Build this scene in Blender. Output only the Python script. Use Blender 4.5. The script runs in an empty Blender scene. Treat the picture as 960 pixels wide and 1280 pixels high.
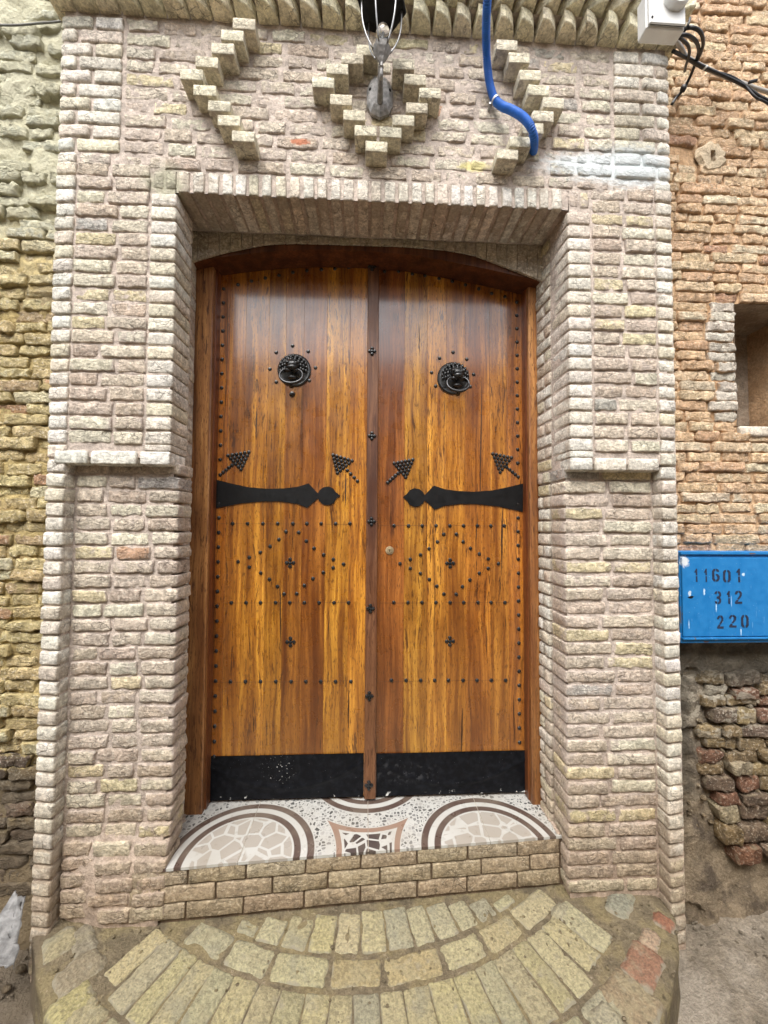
import bpy, math, random
import numpy as np
from mathutils import Vector, Matrix
sc = bpy.context.scene
col = sc.collection
R = random.Random(7)
rad = math.radians

# ------------------------------------------------------------------ camera
CAM = np.array([0.0, -1.3, 1.55])
YAW, PITCH, ROLL, F = rad(2.7), rad(2.0), rad(0.33), 480.0
cf = np.array([math.sin(YAW)*math.cos(PITCH), math.cos(YAW)*math.cos(PITCH), math.sin(PITCH)])
cr = np.cross(cf, [0, 0, 1]); cr /= np.linalg.norm(cr)
cu = np.cross(cr, cf)
cr, cu = cr*math.cos(ROLL)+cu*math.sin(ROLL), cu*math.cos(ROLL)-cr*math.sin(ROLL)
cd = bpy.data.cameras.new('camera'); cam = bpy.data.objects.new('camera', cd); col.objects.link(cam)
cam.matrix_world = Matrix([[cr[0], cu[0], -cf[0], CAM[0]], [cr[1], cu[1], -cf[1], CAM[1]],
                           [cr[2], cu[2], -cf[2], CAM[2]], [0, 0, 0, 1]])
cd.sensor_fit = 'HORIZONTAL'; cd.sensor_width = 36; cd.lens = F/960*36
cd.clip_start = 0.02; cd.clip_end = 500
sc.camera = cam

def P(px, py, Y):
    """point of the vertical plane y = Y that the photograph shows at (px, py)"""
    d = cf + cr*(px-480)/F - cu*(py-640)/F
    p = CAM + d*(Y-CAM[1])/d[1]
    return float(p[0]), float(p[2])

# ------------------------------------------------------------------ light
SUN_EL, SUN_AZ = rad(55), rad(198)
w = bpy.data.worlds.new('World'); sc.world = w; w.use_nodes = True
nt = w.node_tree
sky = nt.nodes.new('ShaderNodeTexSky'); sky.sky_type = 'NISHITA'; sky.sun_disc = False
sky.sun_elevation = SUN_EL; sky.sun_rotation = SUN_AZ; sky.dust_density = 3.0; sky.air_density = 1.0
hs = nt.nodes.new('ShaderNodeHueSaturation'); hs.inputs['Saturation'].default_value = 0.18
nt.links.new(sky.outputs[0], hs.inputs['Color'])
bg = nt.nodes['Background']; bg.inputs['Strength'].default_value = 0.15
nt.links.new(hs.outputs[0], bg.inputs['Color'])
sd = bpy.data.lights.new('sun', 'SUN'); sd.energy = 1.3; sd.angle = rad(40); sd.color = (1.0, 0.965, 0.92)
so = bpy.data.objects.new('sun', sd); col.objects.link(so)
sdir = Vector((math.sin(SUN_AZ)*math.cos(SUN_EL), math.cos(SUN_AZ)*math.cos(SUN_EL), math.sin(SUN_EL)))
so.rotation_euler = sdir.to_track_quat('Z', 'Y').to_euler(); so.location = (0, -3, 6)
sc.view_settings.view_transform = 'Standard'; sc.view_settings.look = 'None'
sc.view_settings.exposure = 1.3; sc.view_settings.gamma = 1.0
try:
    sc.cycles.max_bounces = 8; sc.cycles.diffuse_bounces = 5
except Exception: pass

# ------------------------------------------------------------------ noise
def vnoise(p, seed=0):
    i = np.floor(p).astype(np.int64); f = p-i; u = f*f*(3-2*f)
    out = 0
    for dx in (0, 1):
        for dy in (0, 1):
            for dz in (0, 1):
                h = ((i[..., 0]+dx)*374761393 + (i[..., 1]+dy)*668265263 + (i[..., 2]+dz)*2147483647 + seed*974711) & 0xffffffff
                h = ((h ^ (h >> 13))*1274126177) & 0xffffffff
                h = (h ^ (h >> 16)) & 0xffff
                out = out + (h/65535.0*2-1) * (u[..., 0] if dx else 1-u[..., 0])*(u[..., 1] if dy else 1-u[..., 1])*(u[..., 2] if dz else 1-u[..., 2])
    return out
def fbm(p, freq, seed=0, o=3):
    a, s, t = 1.0, 0, 0
    for k in range(o):
        s = s + a*vnoise(p*freq, seed+k); t += a; a *= .5; freq *= 2.03
    return s/t

# ------------------------------------------------------------------ mesh helpers
def mesh(name, V, Fc, mat=None, smooth=False):
    me = bpy.data.meshes.new(name)
    me.from_pydata([tuple(v) for v in V], [], [tuple(f) for f in Fc])
    if mat: me.materials.append(mat)
    if smooth: me.shade_smooth()
    return me
def obj(name, me, parent=None, loc=(0, 0, 0), rot=(0, 0, 0), color=None):
    o = bpy.data.objects.new(name, me); col.objects.link(o)
    o.location = loc; o.rotation_euler = rot
    if parent is not None: o.parent = parent
    if color: o.color = color
    return o
def tag(o, label=None, cat=None, group=None, kind=None):
    if label: o['label'] = label
    if cat: o['category'] = cat
    if group: o['group'] = group
    if kind: o['kind'] = kind
    return o
def thing(name, label, cat, group=None, kind=None, loc=(0, 0, 0)):
    return tag(obj(name, None, loc=loc), label, cat, group, kind)

class MB:
    """collects faces for one mesh"""
    def __init__(s): s.V = []; s.F = []
    def add(s, V, Fc):
        n = len(s.V); s.V += [tuple(v) for v in V]; s.F += [tuple(i+n for i in f) for f in Fc]
    def box(s, x0, x1, y0, y1, z0, z1, b=0.0):
        if b:
            V, Fc = [], []
            cs = [(x0, y0), (x1, y0), (x1, y1), (x0, y1)]
            for z, q in ((z0, b), (z0+b, 0), (z1-b, 0), (z1, b)):
                for (x, y, sx, sy) in ((x0, y0, 1, 1), (x1, y0, -1, 1), (x1, y1, -1, -1), (x0, y1, 1, -1)):
                    e = b if q else 0
                    V.append((x+sx*(b+e), y+sy*e, z)); V.append((x+sx*e, y+sy*(b+e), z))
            # order each ring anticlockwise
            rings = []
            for k in range(4):
                r0 = 8*k
                rings.append([r0+1, r0+0, r0+2, r0+3, r0+5, r0+4, r0+6, r0+7])
            for a, c in zip(rings[:-1], rings[1:]):
                for j in range(8):
                    Fc.append((a[j], a[(j+1) % 8], c[(j+1) % 8], c[j]))
            Fc.append(tuple(rings[0][::-1])); Fc.append(tuple(rings[3]))
            s.add(V, Fc)
        else:
            V = [(x0, y0, z0), (x1, y0, z0), (x1, y1, z0), (x0, y1, z0), (x0, y0, z1), (x1, y0, z1), (x1, y1, z1), (x0, y1, z1)]
            s.add(V, [(0, 3, 2, 1), (4, 5, 6, 7), (0, 1, 5, 4), (1, 2, 6, 5), (2, 3, 7, 6), (3, 0, 4, 7)])
        return s
    def prism(s, pts, y0, y1):
        """outline in x,z (anticlockwise seen from -Y) from y0 (front) to y1 (back)"""
        n = len(pts)
        V = [(x, y0, z) for x, z in pts]+[(x, y1, z) for x, z in pts]
        Fc = [tuple(range(n)), tuple(range(2*n-1, n-1, -1))]
        for i in range(n):
            j = (i+1) % n; Fc.append((i, i+n, j+n, j))
        s.add(V, Fc); return s
    def tube(s, pts, r, n=10, ring=None):
        pts = [Vector(p) for p in pts]; rr = r if hasattr(r, '__len__') else [r]*len(pts)
        V, Fc = [], []; prev = None
        for k, p in enumerate(pts):
            t = (pts[min(k+1, len(pts)-1)]-pts[max(k-1, 0)]).normalized()
            a = prev if prev is not None else (Vector((0, 0, 1)) if abs(t.z) < .9 else Vector((1, 0, 0)))
            x = (a - t*a.dot(t)).normalized(); y = t.cross(x); prev = x
            for j in range(n):
                q = 2*math.pi*j/n; V.append(p+(x*math.cos(q)+y*math.sin(q))*rr[k])
        for k in range(len(pts)-1):
            for j in range(n):
                Fc.append((k*n+j, k*n+(j+1) % n, (k+1)*n+(j+1) % n, (k+1)*n+j))
        Fc.append(tuple(range(n-1, -1, -1))); Fc.append(tuple(range((len(pts)-1)*n, len(pts)*n)))
        s.add(V, Fc); return s
    def lathe(s, prof, c, axis='y', n=24, phase=0.0, sx=1, sz=1):
        """prof: (radius, height along axis)"""
        V, Fc = [], []
        for r_, h in prof:
            for j in range(n):
                q = 2*math.pi*j/n+phase
                if axis == 'y': V.append((c[0]+r_*math.cos(q)*sx, c[1]+h, c[2]+r_*math.sin(q)*sz))
                else: V.append((c[0]+r_*math.cos(q)*sx, c[1]+r_*math.sin(q)*sz, c[2]+h))
        m = len(prof)
        for k in range(m-1):
            for j in range(n):
                f = (k*n+j, k*n+(j+1) % n, (k+1)*n+(j+1) % n, (k+1)*n+j)
                Fc.append(f)
        Fc.append(tuple(range(n-1, -1, -1))); Fc.append(tuple(range((m-1)*n, m*n)))
        s.add(V, Fc); return s
    def build(s, name, mat, parent=None, smooth=False, **k):
        me = mesh(name, s.V, s.F, mat, smooth)
        import bmesh
        bm = bmesh.new(); bm.from_mesh(me); bmesh.ops.recalc_face_normals(bm, faces=bm.faces); bm.to_mesh(me); bm.free()
        if smooth == 'auto':
            me.shade_smooth()
            try: me.set_sharp_from_angle(angle=rad(35))
            except Exception: pass
        return obj(name, me, parent, **k)

def spline(pts, n=8):
    """Catmull-Rom through 3D points"""
    p = [np.array(q, float) for q in pts]; p = [2*p[0]-p[1]]+p+[2*p[-1]-p[-2]]; out = []
    for k in range(1, len(p)-2):
        for i in range(n):
            t = i/n
            out.append(tuple(.5*((2*p[k])+(-p[k-1]+p[k+1])*t+(2*p[k-1]-5*p[k]+4*p[k+1]-p[k+2])*t*t+(-p[k-1]+3*p[k]-3*p[k+1]+p[k+2])*t**3)))
    out.append(tuple(p[-2])); return out

# ------------------------------------------------------------------ material helpers
class NT:
    def __init__(s, name):
        s.m = bpy.data.materials.new(name); s.m.use_nodes = True; s.t = s.m.node_tree
        s.b = s.t.nodes['Principled BSDF']; s.out = s.t.nodes['Material Output']
    def n(s, kind, **k):
        q = s.t.nodes.new(kind)
        for a, v in k.items(): setattr(q, a, v)
        return q
    def set(s, sock, v):
        if v is None: return
        if isinstance(v, bpy.types.NodeSocket): s.t.links.new(v, sock)
        else:
            if isinstance(v, (tuple, list)) and sock.type == 'RGBA' and len(v) == 3: v = (*v, 1)
            sock.default_value = v
    def math(s, op, a, b=None, c=None, clamp=False):
        q = s.n('ShaderNodeMath', operation=op, use_clamp=clamp)
        for i, v in enumerate((a, b, c)): s.set(q.inputs[i], v)
        return q.outputs[0]
    def vmath(s, op, a, b=None):
        q = s.n('ShaderNodeVectorMath', operation=op)
        s.set(q.inputs[0], a)
        if b is not None: s.set(q.inputs[1], b)
        return q.outputs['Value'] if op in ('LENGTH', 'DISTANCE', 'DOT_PRODUCT') else q.outputs[0]
    def mix(s, f, a, b, mode='MIX'):
        q = s.n('ShaderNodeMix', data_type='RGBA', blend_type=mode)
        s.set(q.inputs['Factor'], f); s.set(q.inputs[6], a); s.set(q.inputs[7], b)
        return q.outputs[2]
    def noise(s, vec, scale, detail=3, rough=.55, out=0):
        q = s.n('ShaderNodeTexNoise'); s.set(q.inputs['Vector'], vec)
        q.inputs['Scale'].default_value = scale; q.inputs['Detail'].default_value = detail; q.inputs['Roughness'].default_value = rough
        return q.outputs[out]
    def ramp(s, v, lo, hi, a=0.0, b=1.0):
        q = s.n('ShaderNodeMapRange', interpolation_type='SMOOTHSTEP')
        s.set(q.inputs[0], v)
        for i, x in enumerate((lo, hi, a, b)): s.set(q.inputs[i+1], x)
        return q.outputs[0]
    def pos(s): return s.n('ShaderNodeNewGeometry').outputs['Position']
    def blob(s, pos, c, r, soft=.35, nz=None):
        """mask 1 inside an ellipsoid at c, radii r, with a ragged rim"""
        d = s.vmath('SUBTRACT', pos, c); d = s.vmath('DIVIDE', d, r); l = s.vmath('LENGTH', d)
        if nz is not None: l = s.math('ADD', l, s.math('MULTIPLY_ADD', nz, 1.6, -.8))
        return s.ramp(l, 1-soft, 1+soft, 1.0, 0.0)
    def bump(s, h, dist=.003, strength=1.0, normal=None):
        q = s.n('ShaderNodeBump'); q.inputs['Distance'].default_value = dist; q.inputs['Strength'].default_value = strength
        s.set(q.inputs['Height'], h)
        if normal is not None: s.set(q.inputs['Normal'], normal)
        return q.outputs[0]
    def fin(s, color=None, rough=None, normal=None, metal=None, **k):
        s.set(s.b.inputs['Base Color'], color); s.set(s.b.inputs['Roughness'], rough)
        if normal is not None: s.set(s.b.inputs['Normal'], normal)
        s.set(s.b.inputs['Metallic'], metal)
        for a, v in k.items(): s.set(s.b.inputs[a.replace('_', ' ')], v)
        return s.m

def stains(T, pos, c, portal):
    """stains and dirt with a place of their own on the masonry"""
    n1 = T.noise(pos, 14, 4)
    if portal:
        wz = P(765, 208, 0)
        n2 = T.noise(T.vmath('MULTIPLY', pos, (1, 1, 3.2)), 22, 5, .7)
        m = T.blob(pos, (wz[0], 0, wz[1]), (.24, .25, .052), .45, n2)
        m2 = T.blob(pos, (.95, 0, wz[1]+.005), (.15, .25, .07), .45, n2)
        c = T.mix(T.math('MAXIMUM', m, m2), c, (.66, .70, .70))
        yz = P(592, 207, 0); c = T.mix(T.blob(pos, (yz[0], 0, yz[1]), (.05, .1, .018), .4, T.noise(pos, 60, 3)), c, (.62, .55, .27))
        rz = P(375, 177, 0); c = T.mix(T.blob(pos, (rz[0], 0, rz[1]), (.035, .1, .010), .3, T.noise(pos, 70, 3)), c, (.52, .21, .12))
        gz = P(205, 226, 0); c = T.mix(T.math('MULTIPLY', T.blob(pos, (gz[0], 0, gz[1]), (.06, .1, .06), .5, n1), .5), c, (.30, .33, .20))
    if not portal:
        zz = T.n('ShaderNodeSeparateXYZ'); T.set(zz.inputs[0], pos)
        lft = T.ramp(zz.outputs[0], -.9, -1.0)
        hz = T.math('ADD', zz.outputs[2], T.math('MULTIPLY_ADD', T.noise(pos, 5, 4), .8, -.4))
        c = T.mix(T.math('MULTIPLY', lft, T.ramp(hz, 2.35, 2.75, 0, .72)), c, (.60, .60, .47))
        c = T.mix(T.math('MULTIPLY', lft, T.ramp(hz, .72, .50, 0, .85)), c, (.19, .165, .13))
    if not portal:
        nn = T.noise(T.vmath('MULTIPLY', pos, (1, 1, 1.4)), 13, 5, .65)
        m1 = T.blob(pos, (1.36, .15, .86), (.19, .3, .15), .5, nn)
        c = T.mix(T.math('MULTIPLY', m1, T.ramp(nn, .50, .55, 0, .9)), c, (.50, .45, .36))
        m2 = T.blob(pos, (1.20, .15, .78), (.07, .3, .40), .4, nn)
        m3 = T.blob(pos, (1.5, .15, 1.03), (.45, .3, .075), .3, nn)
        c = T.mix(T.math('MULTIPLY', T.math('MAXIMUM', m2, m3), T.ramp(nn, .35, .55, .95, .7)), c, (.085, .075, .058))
    # earth splashed up from the ground
    z = T.n('ShaderNodeSeparateXYZ'); T.set(z.inputs[0], pos)
    h = T.math('ADD', z.outputs[2], T.math('MULTIPLY_ADD', n1, .5, -.25))
    d = T.ramp(h, .25, .95, .62, 0.0)
    c = T.mix(d, c, T.mix(1.0, c, (.62, .50, .36), 'MULTIPLY'))
    return c, n1

def brick_mat(name, smear, portal=True, rough_bump=1.0, pit=.5, dark=(.1, .08, .06)):
    T = NT(name); pos = T.pos(); oi = T.n('ShaderNodeObjectInfo')
    big = T.noise(pos, 38, 5, .62); mid = T.noise(pos, 110, 5, .65); fine = T.noise(pos, 420, 3, .6)
    c = oi.outputs['Color']
    k = T.ramp(big, .3, .72, .76, 1.24)
    kk = T.n('ShaderNodeCombineColor'); [T.set(kk.inputs[i], k) for i in range(3)]
    c = T.mix(1.0, c, kk.outputs[0], 'MULTIPLY')
    # pale worn crust
    lam = T.noise(T.vmath('MULTIPLY', pos, (1, 1, 2.0)), 40, 7, .72)
    c = T.mix(T.ramp(mid, .54, .64, 0, .45), c, (.70, .66, .56))
    c = T.mix(T.ramp(lam, .40, .33, 0, .45), c, tuple(x*.42 for x in smear))
    # pits
    c = T.mix(T.ramp(T.math('ADD', T.math('MULTIPLY', fine, .55), T.math('MULTIPLY', mid, .45)), .40, .33, 0, pit), c, dark)
    kf = T.ramp(T.math('ADD', T.math('MULTIPLY', mid, .6), T.math('MULTIPLY', T.noise(pos, 210, 4, .65), .4)), .36, .64, .74, 1.22)
    kg = T.n('ShaderNodeCombineColor'); [T.set(kg.inputs[i], kf) for i in range(3)]
    c = T.mix(1.0, c, kg.outputs[0], 'MULTIPLY')
    cr_ = T.n('ShaderNodeTexVoronoi', feature='DISTANCE_TO_EDGE'); T.set(cr_.inputs['Vector'], T.vmath('ADD', T.vmath('MULTIPLY', pos, (1, 1, 1.8)), T.vmath('MULTIPLY', T.noise(pos, 40, 3, .6, 1), (.03, .03, .03)))); cr_.inputs['Scale'].default_value = 24
    crk = T.math('MULTIPLY', T.ramp(cr_.outputs['Distance'], .05, .0), T.ramp(T.noise(pos, 11, 2), .5, .6))
    c = T.mix(T.math('MULTIPLY', crk, .6), c, tuple(x*.3 for x in smear))
    # mortar smeared over the rims
    at = T.n('ShaderNodeAttribute', attribute_name='rim')
    sm = T.math('ADD', T.math('MULTIPLY', at.outputs['Fac'], .55), T.math('MULTIPLY', T.math('SUBTRACT', 1.0, oi.outputs['Alpha']), .9))
    sm = T.math('ADD', sm, T.math('MULTIPLY_ADD', T.noise(pos, 30, 4, .6), 1.9, -1.25))
    c = T.mix(T.ramp(sm, 0.05, .5, 0, .92), c, T.mix(T.ramp(mid, .3, .7), tuple(x*.82 for x in smear), tuple(min(1, x*1.15) for x in smear)))
    c, _ = stains(T, pos, c, portal)
    h = T.math('ADD', T.math('MULTIPLY', big, 1.2), T.math('ADD', T.math('MULTIPLY', mid, .8), T.math('MULTIPLY', fine, .25)))
    h = T.math('ADD', h, T.math('MULTIPLY', T.ramp(lam, .3, .55), .6))
    h = T.math('SUBTRACT', h, T.math('MULTIPLY', crk, .5))
    return T.fin(c, .88, T.bump(h, .0056*rough_bump, 1.0), Specular_IOR_Level=.25)

def mortar_mat(name, base, portal=True, rb=1.0, base2=None, sc2=5):
    T = NT(name); pos = T.pos()
    big = T.noise(pos, 18, 5, .6); mid = T.noise(pos, 90, 5, .65); fine = T.noise(pos, 380, 3, .6)
    c = T.mix(T.ramp(big, .3, .7), tuple(x*.72 for x in base), tuple(min(1, x*1.15) for x in base))
    if base2: c = T.mix(T.ramp(T.noise(pos, sc2, 5, .6), .45, .6), c, base2)
    c = T.mix(T.ramp(mid, .6, .72, 0, .35), c, (.60, .55, .47))
    kf = T.ramp(T.math('ADD', T.math('MULTIPLY', mid, .6), T.math('MULTIPLY', T.noise(pos, 190, 4, .65), .4)), .36, .64, .78, 1.18)
    kg = T.n('ShaderNodeCombineColor'); [T.set(kg.inputs[i], kf) for i in range(3)]
    c = T.mix(1.0, c, kg.outputs[0], 'MULTIPLY')
    c = T.mix(T.ramp(fine, .40, .30, 0, .6), c, tuple(x*.35 for x in base))
    c, _ = stains(T, pos, c, portal)
    h = T.math('ADD', T.math('MULTIPLY', big, 1.2), T.math('ADD', T.math('MULTIPLY', mid, .9), T.math('MULTIPLY', fine, .25)))
    return T.fin(c, .95, T.bump(h, .006*rb, 1.0), Specular_IOR_Level=.2)

def plain_mat(name, c, rough=.6, metal=0.0, bscale=60, bdist=.0008, var=.15, **k):
    T = NT(name); pos = T.pos(); n = T.noise(pos, bscale, 4)
    cc = T.mix(T.ramp(n, .3, .7), tuple(x*(1-var) for x in c), tuple(min(1, x*(1+var)) for x in c))
    return T.fin(cc, T.ramp(T.noise(pos, 30, 3), .3, .7, max(.05, rough-.1), min(1, rough+.1)), T.bump(n, bdist), metal, **k)

PINK = (.56, .475, .41)
M_brick = brick_mat('old_brick', PINK)
M_trim = brick_mat('dressed_brick', (.44, .38, .31), rough_bump=.6, pit=.3)
M_mortar = mortar_mat('lime_mortar', PINK)
M_left = brick_mat('yellow_weathered_brick', (.52, .42, .21), False, 1.5, .7)
M_leftm = mortar_mat('yellow_mortar', (.50, .39, .18), False, 1.6, (.36, .27, .14))
M_right = brick_mat('orange_brick', (.64, .44, .275), False, 1.4, .5)
M_rightm = mortar_mat('orange_mortar', (.58, .39, .235), False, 1.3, (.46, .29, .16))
M_rubble = brick_mat('rubble_brick', (.34, .28, .2), False, 1.8, .8)
M_earth = mortar_mat('earth_cement', (.31, .265, .20), False, 2.0, (.13, .11, .09), 6)
M_ground = mortar_mat('ground_cement', (.36, .33, .28), False, 2.4, (.50, .475, .43), 3.3)
M_step = brick_mat('step_brick', (.33, .28, .2), False, .7, .25)
M_stepm = mortar_mat('step_joint', (.19, .145, .105), False, .8)

# ------------------------------------------------------------------ brick pieces
def brick_mesh(w_, h_, d_, r, amp=.002, wob=.0, nx=8, nz=4, seed=0, mat=None, taper=0.0, name='brick', backr=0):
    """rounded irregular brick, front at y=0 looking to -Y, body reaching back to y=d_"""
    r = min(r, h_*.45, w_*.45)
    def lin(a, n):
        inner = np.linspace(-a/2+r, a/2-r, max(2, n-3))
        return np.concatenate([[-a/2, -a/2+.3*r], inner, [a/2-.3*r, a/2]])
    X, Z = lin(w_, nx), lin(h_, nz)
    nX, nZ = len(X), len(Z)
    gx, gz = np.meshgrid(X, Z, indexing='ij')
    dx = np.maximum(0, np.abs(gx)-(w_/2-r))/r; dz = np.maximum(0, np.abs(gz)-(h_/2-r))/r
    e = np.hypot(dx, dz); ee = np.minimum(e, 1)
    sgx, sgz = np.sign(gx), np.sign(gz)
    k = np.where(e > 1, 1/np.maximum(e, 1e-6), 1)
    gx2 = np.where(dx > 0, sgx*((w_/2-r)+dx*k*r), gx); gz2 = np.where(dz > 0, sgz*((h_/2-r)+dz*k*r), gz)
    gy = r*(1-np.sqrt(np.maximum(0, 1-ee**2)))
    off = np.array([seed*1.37, seed*.71, seed*2.11])
    front = np.stack([gx2, gy, gz2], -1).reshape(-1, 3)
    per = [(i, 0) for i in range(nX)]+[(nX-1, j) for j in range(1, nZ)]+[(i, nZ-1) for i in range(nX-2, -1, -1)]+[(0, j) for j in range(nZ-2, 0, -1)]
    pidx = [i*nZ+j for i, j in per]
    ys = [d_] if d_ < .05 else [d_*.5, d_]
    V = [front]; rim = [ee.reshape(-1)]
    for y in ys:
        q = front[pidx].copy(); q[:, 1] = y; V.append(q); rim.append(np.full(len(q), .35))
    V = np.concatenate(V); rim = np.concatenate(rim)
    n1 = fbm(V+off, 30, seed, 2); n2 = fbm(V*np.array([1,1,1.6])+off+7, 85, seed, 3)
    V2 = V.copy()
    if wob:
        V2[:, 2] += wob*fbm(np.stack([V[:, 0], V[:, 0]*0, np.sign(V[:, 2])*3], -1)+off, 55, seed+3, 3)*np.abs(V[:, 2])/(h_/2)*1.4
        V2[:, 0] += wob*1.6*fbm(np.stack([np.sign(V[:, 0])*3, V[:, 1]*0, V[:, 2]], -1)+off, 45, seed+5, 2)*np.abs(V[:, 0])/(w_/2)
    V2[:, 1] += amp*(n1*1.2+n2*1.3)
    V2[:, 2] += amp*.5*n2*np.abs(V[:, 2])/(h_/2)
    if taper: V2[:, 1] += taper*V[:, 0]/w_
    Fc = [(i*nZ+j, (i+1)*nZ+j, (i+1)*nZ+j+1, i*nZ+j+1) for i in range(nX-1) for j in range(nZ-1)]
    np_ = len(per); base = [pidx]+[list(range(len(front)+np_*t, len(front)+np_*(t+1))) for t in range(len(ys))]
    for a, b in zip(base[:-1], base[1:]):
        for j in range(np_):
            jj = (j+1) % np_; Fc.append((a[jj], a[j], b[j], b[jj]))
    me = mesh(name, V2, Fc, mat, True)
    at = me.attributes.new('rim', 'FLOAT', 'POINT'); at.data.foreach_set('value', rim.astype(np.float32))
    return me

def cvar(c, v=.10, hv=.02):
    k = 1+R.uniform(-v, v)
    return tuple(max(.01, x*k*(1+R.uniform(-hv, hv))) for x in c)
PAL = dict(
    panel=[((.60, .51, .41), 7), ((.68, .62, .49), 5), ((.66, .57, .37), 1.8), ((.54, .44, .35), 3), ((.52, .32, .22), .4), ((.44, .41, .37), .4)],
    trim=[((.69, .64, .55), 6), ((.67, .605, .47), 2.0), ((.71, .68, .61), 3), ((.63, .55, .46), 1.5)],
    left=[((.60, .49, .26), 5), ((.54, .42, .22), 4), ((.64, .58, .38), 2.5), ((.46, .34, .20), 1.5), ((.52, .32, .19), .7)],
    right=[((.66, .46, .28), 6), ((.70, .53, .34), 4), ((.62, .41, .25), 3), ((.70, .58, .41), 1.3), ((.52, .31, .20), .6)],
    rubble=[((.30, .22, .12), 4), ((.26, .14, .09), 3), ((.36, .28, .15), 3), ((.20, .15, .11), 3), ((.42, .36, .25), 1)],
    step=[((.50, .43, .32), 4), ((.46, .39, .285), 3), ((.53, .47, .36), 3)],
    pave=[((.33, .29, .175), 4), ((.31, .28, .18), 4), ((.27, .25, .175), 2), ((.34, .295, .165), 2), ((.33, .27, .15), 1)])
def pick(n, a=1.0):
    p = PAL[n]; t = R.uniform(0, sum(x[1] for x in p))
    for c, wt in p:
        t -= wt
        if t <= 0: break
    return (*cvar(c), a)

def put(me, name, parent, loc, rot, color):
    return obj(name, me, parent, loc, rot, color)

SEED = [0]
def brick(parent, x, y, z, w_, h_, d_=.06, r=.007, amp=.002, wob=.0, face='front', name='brick', mat=None, pal='panel', a=1.0, nx=8, nz=5, color=None, tilt=.012, taper=0):
    SEED[0] += 1
    me = brick_mesh(w_, h_, d_, r, amp, wob, nx, nz, SEED[0], mat or M_brick, taper, name)
    rz = {'front': 0, 'right': rad(90), 'left': rad(-90)}[face] if isinstance(face, str) else face
    return put(me, name, parent, (x, y, z), (0, R.uniform(-tilt, tilt), rz), color or pick(pal, a))

def row(x0, x1, lo, hi, gap):
    """random brick lengths that fill x0..x1"""
    out = []; x = x0
    L = x1-x0; n = max(1, round(L/((lo+hi)/2+gap)))
    ws = [R.uniform(lo, hi) for _ in range(n)]; k = (L-gap*(n-1))/sum(ws)
    for q in ws:
        out.append((x+q*k/2, q*k)); x += q*k+gap
    return out

def field(mb, o, u, v, n, U, Vv, step, amp, freq=18, fn=None, seed=1):
    """rough sheet: origin o, axes u, v, outward normal n"""
    nu, nv = max(2, int(U/step)), max(2, int(Vv/step))
    a, b = np.meshgrid(np.linspace(0, U, nu+1), np.linspace(0, Vv, nv+1), indexing='ij')
    o, u, v, n = [np.array(t, float) for t in (o, u, v, n)]
    p = o+a[..., None]*u+b[..., None]*v
    d = amp*fbm(p+31, freq, seed, 4)
    if fn is not None: d = d+fn(p)
    p = (p+d[..., None]*n).reshape(-1, 3)
    flip = np.dot(np.cross(u, v), n) < 0
    I = np.arange((nu+1)*(nv+1)).reshape(nu+1, nv+1)
    q = np.stack([I[:-1, :-1], I[1:, :-1], I[1:, 1:], I[:-1, 1:]], -1).reshape(-1, 4)
    if flip: q = q[:, ::-1]
    mb.chunks.append((p, q))
class Sheet:
    def __init__(s): s.chunks = []
    def build(s, name, mat, parent=None, **k):
        off = 0; V = []; Q = []
        for p, q in s.chunks: V.append(p); Q.append(q+off); off += len(p)
        V = np.concatenate(V); Q = np.concatenate(Q)
        me = bpy.data.meshes.new(name)
        me.vertices.add(len(V)); me.vertices.foreach_set('co', V.astype(np.float32).ravel())
        me.loops.add(Q.size); me.loops.foreach_set('vertex_index', Q.astype(np.int32).ravel())
        me.polygons.add(len(Q)); me.polygons.foreach_set('loop_start', np.arange(0, Q.size, 4, dtype=np.int32))
        me.update(calc_edges=True); me.validate()
        me.materials.append(mat); me.shade_smooth()
        return obj(name, me, parent)
XA, YA, ZA = (1, 0, 0), (0, 1, 0), (0, 0, 1)
NF = (0, -1, 0)
PITCHZ, BH = .048, .042

# ------------------------------------------------------------------ ground, building mass
def gfn(p):
    x, y = p[..., 0], p[..., 1]
    return np.clip((x-1.0)/.9, 0, 1)*.05*np.clip((y+.6)/.7, 0, 1)
g = Sheet()
field(g, (-2.2, -1.6, .105), XA, YA, ZA, 4.8, 1.95, .012, .012, 9, gfn, 3)
ground = tag(g.build('ground', M_ground), kind='structure')
g = Sheet(); field(g, (-9, -9, .098), XA, YA, ZA, 18, 10, .5, .0, 1, None, 3)
field(g, (-9, -7.0, .097), XA, (0, .7, 0), ZA, 18, 10, .6, .0, 1, None, 3)
tag(g.build('street', M_ground), kind='structure')
mb = MB()
mb.box(-6, 7, .42, .9, 0, 4.4)
tag(mb.build('building_wall', M_rightm), kind='structure')

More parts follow.
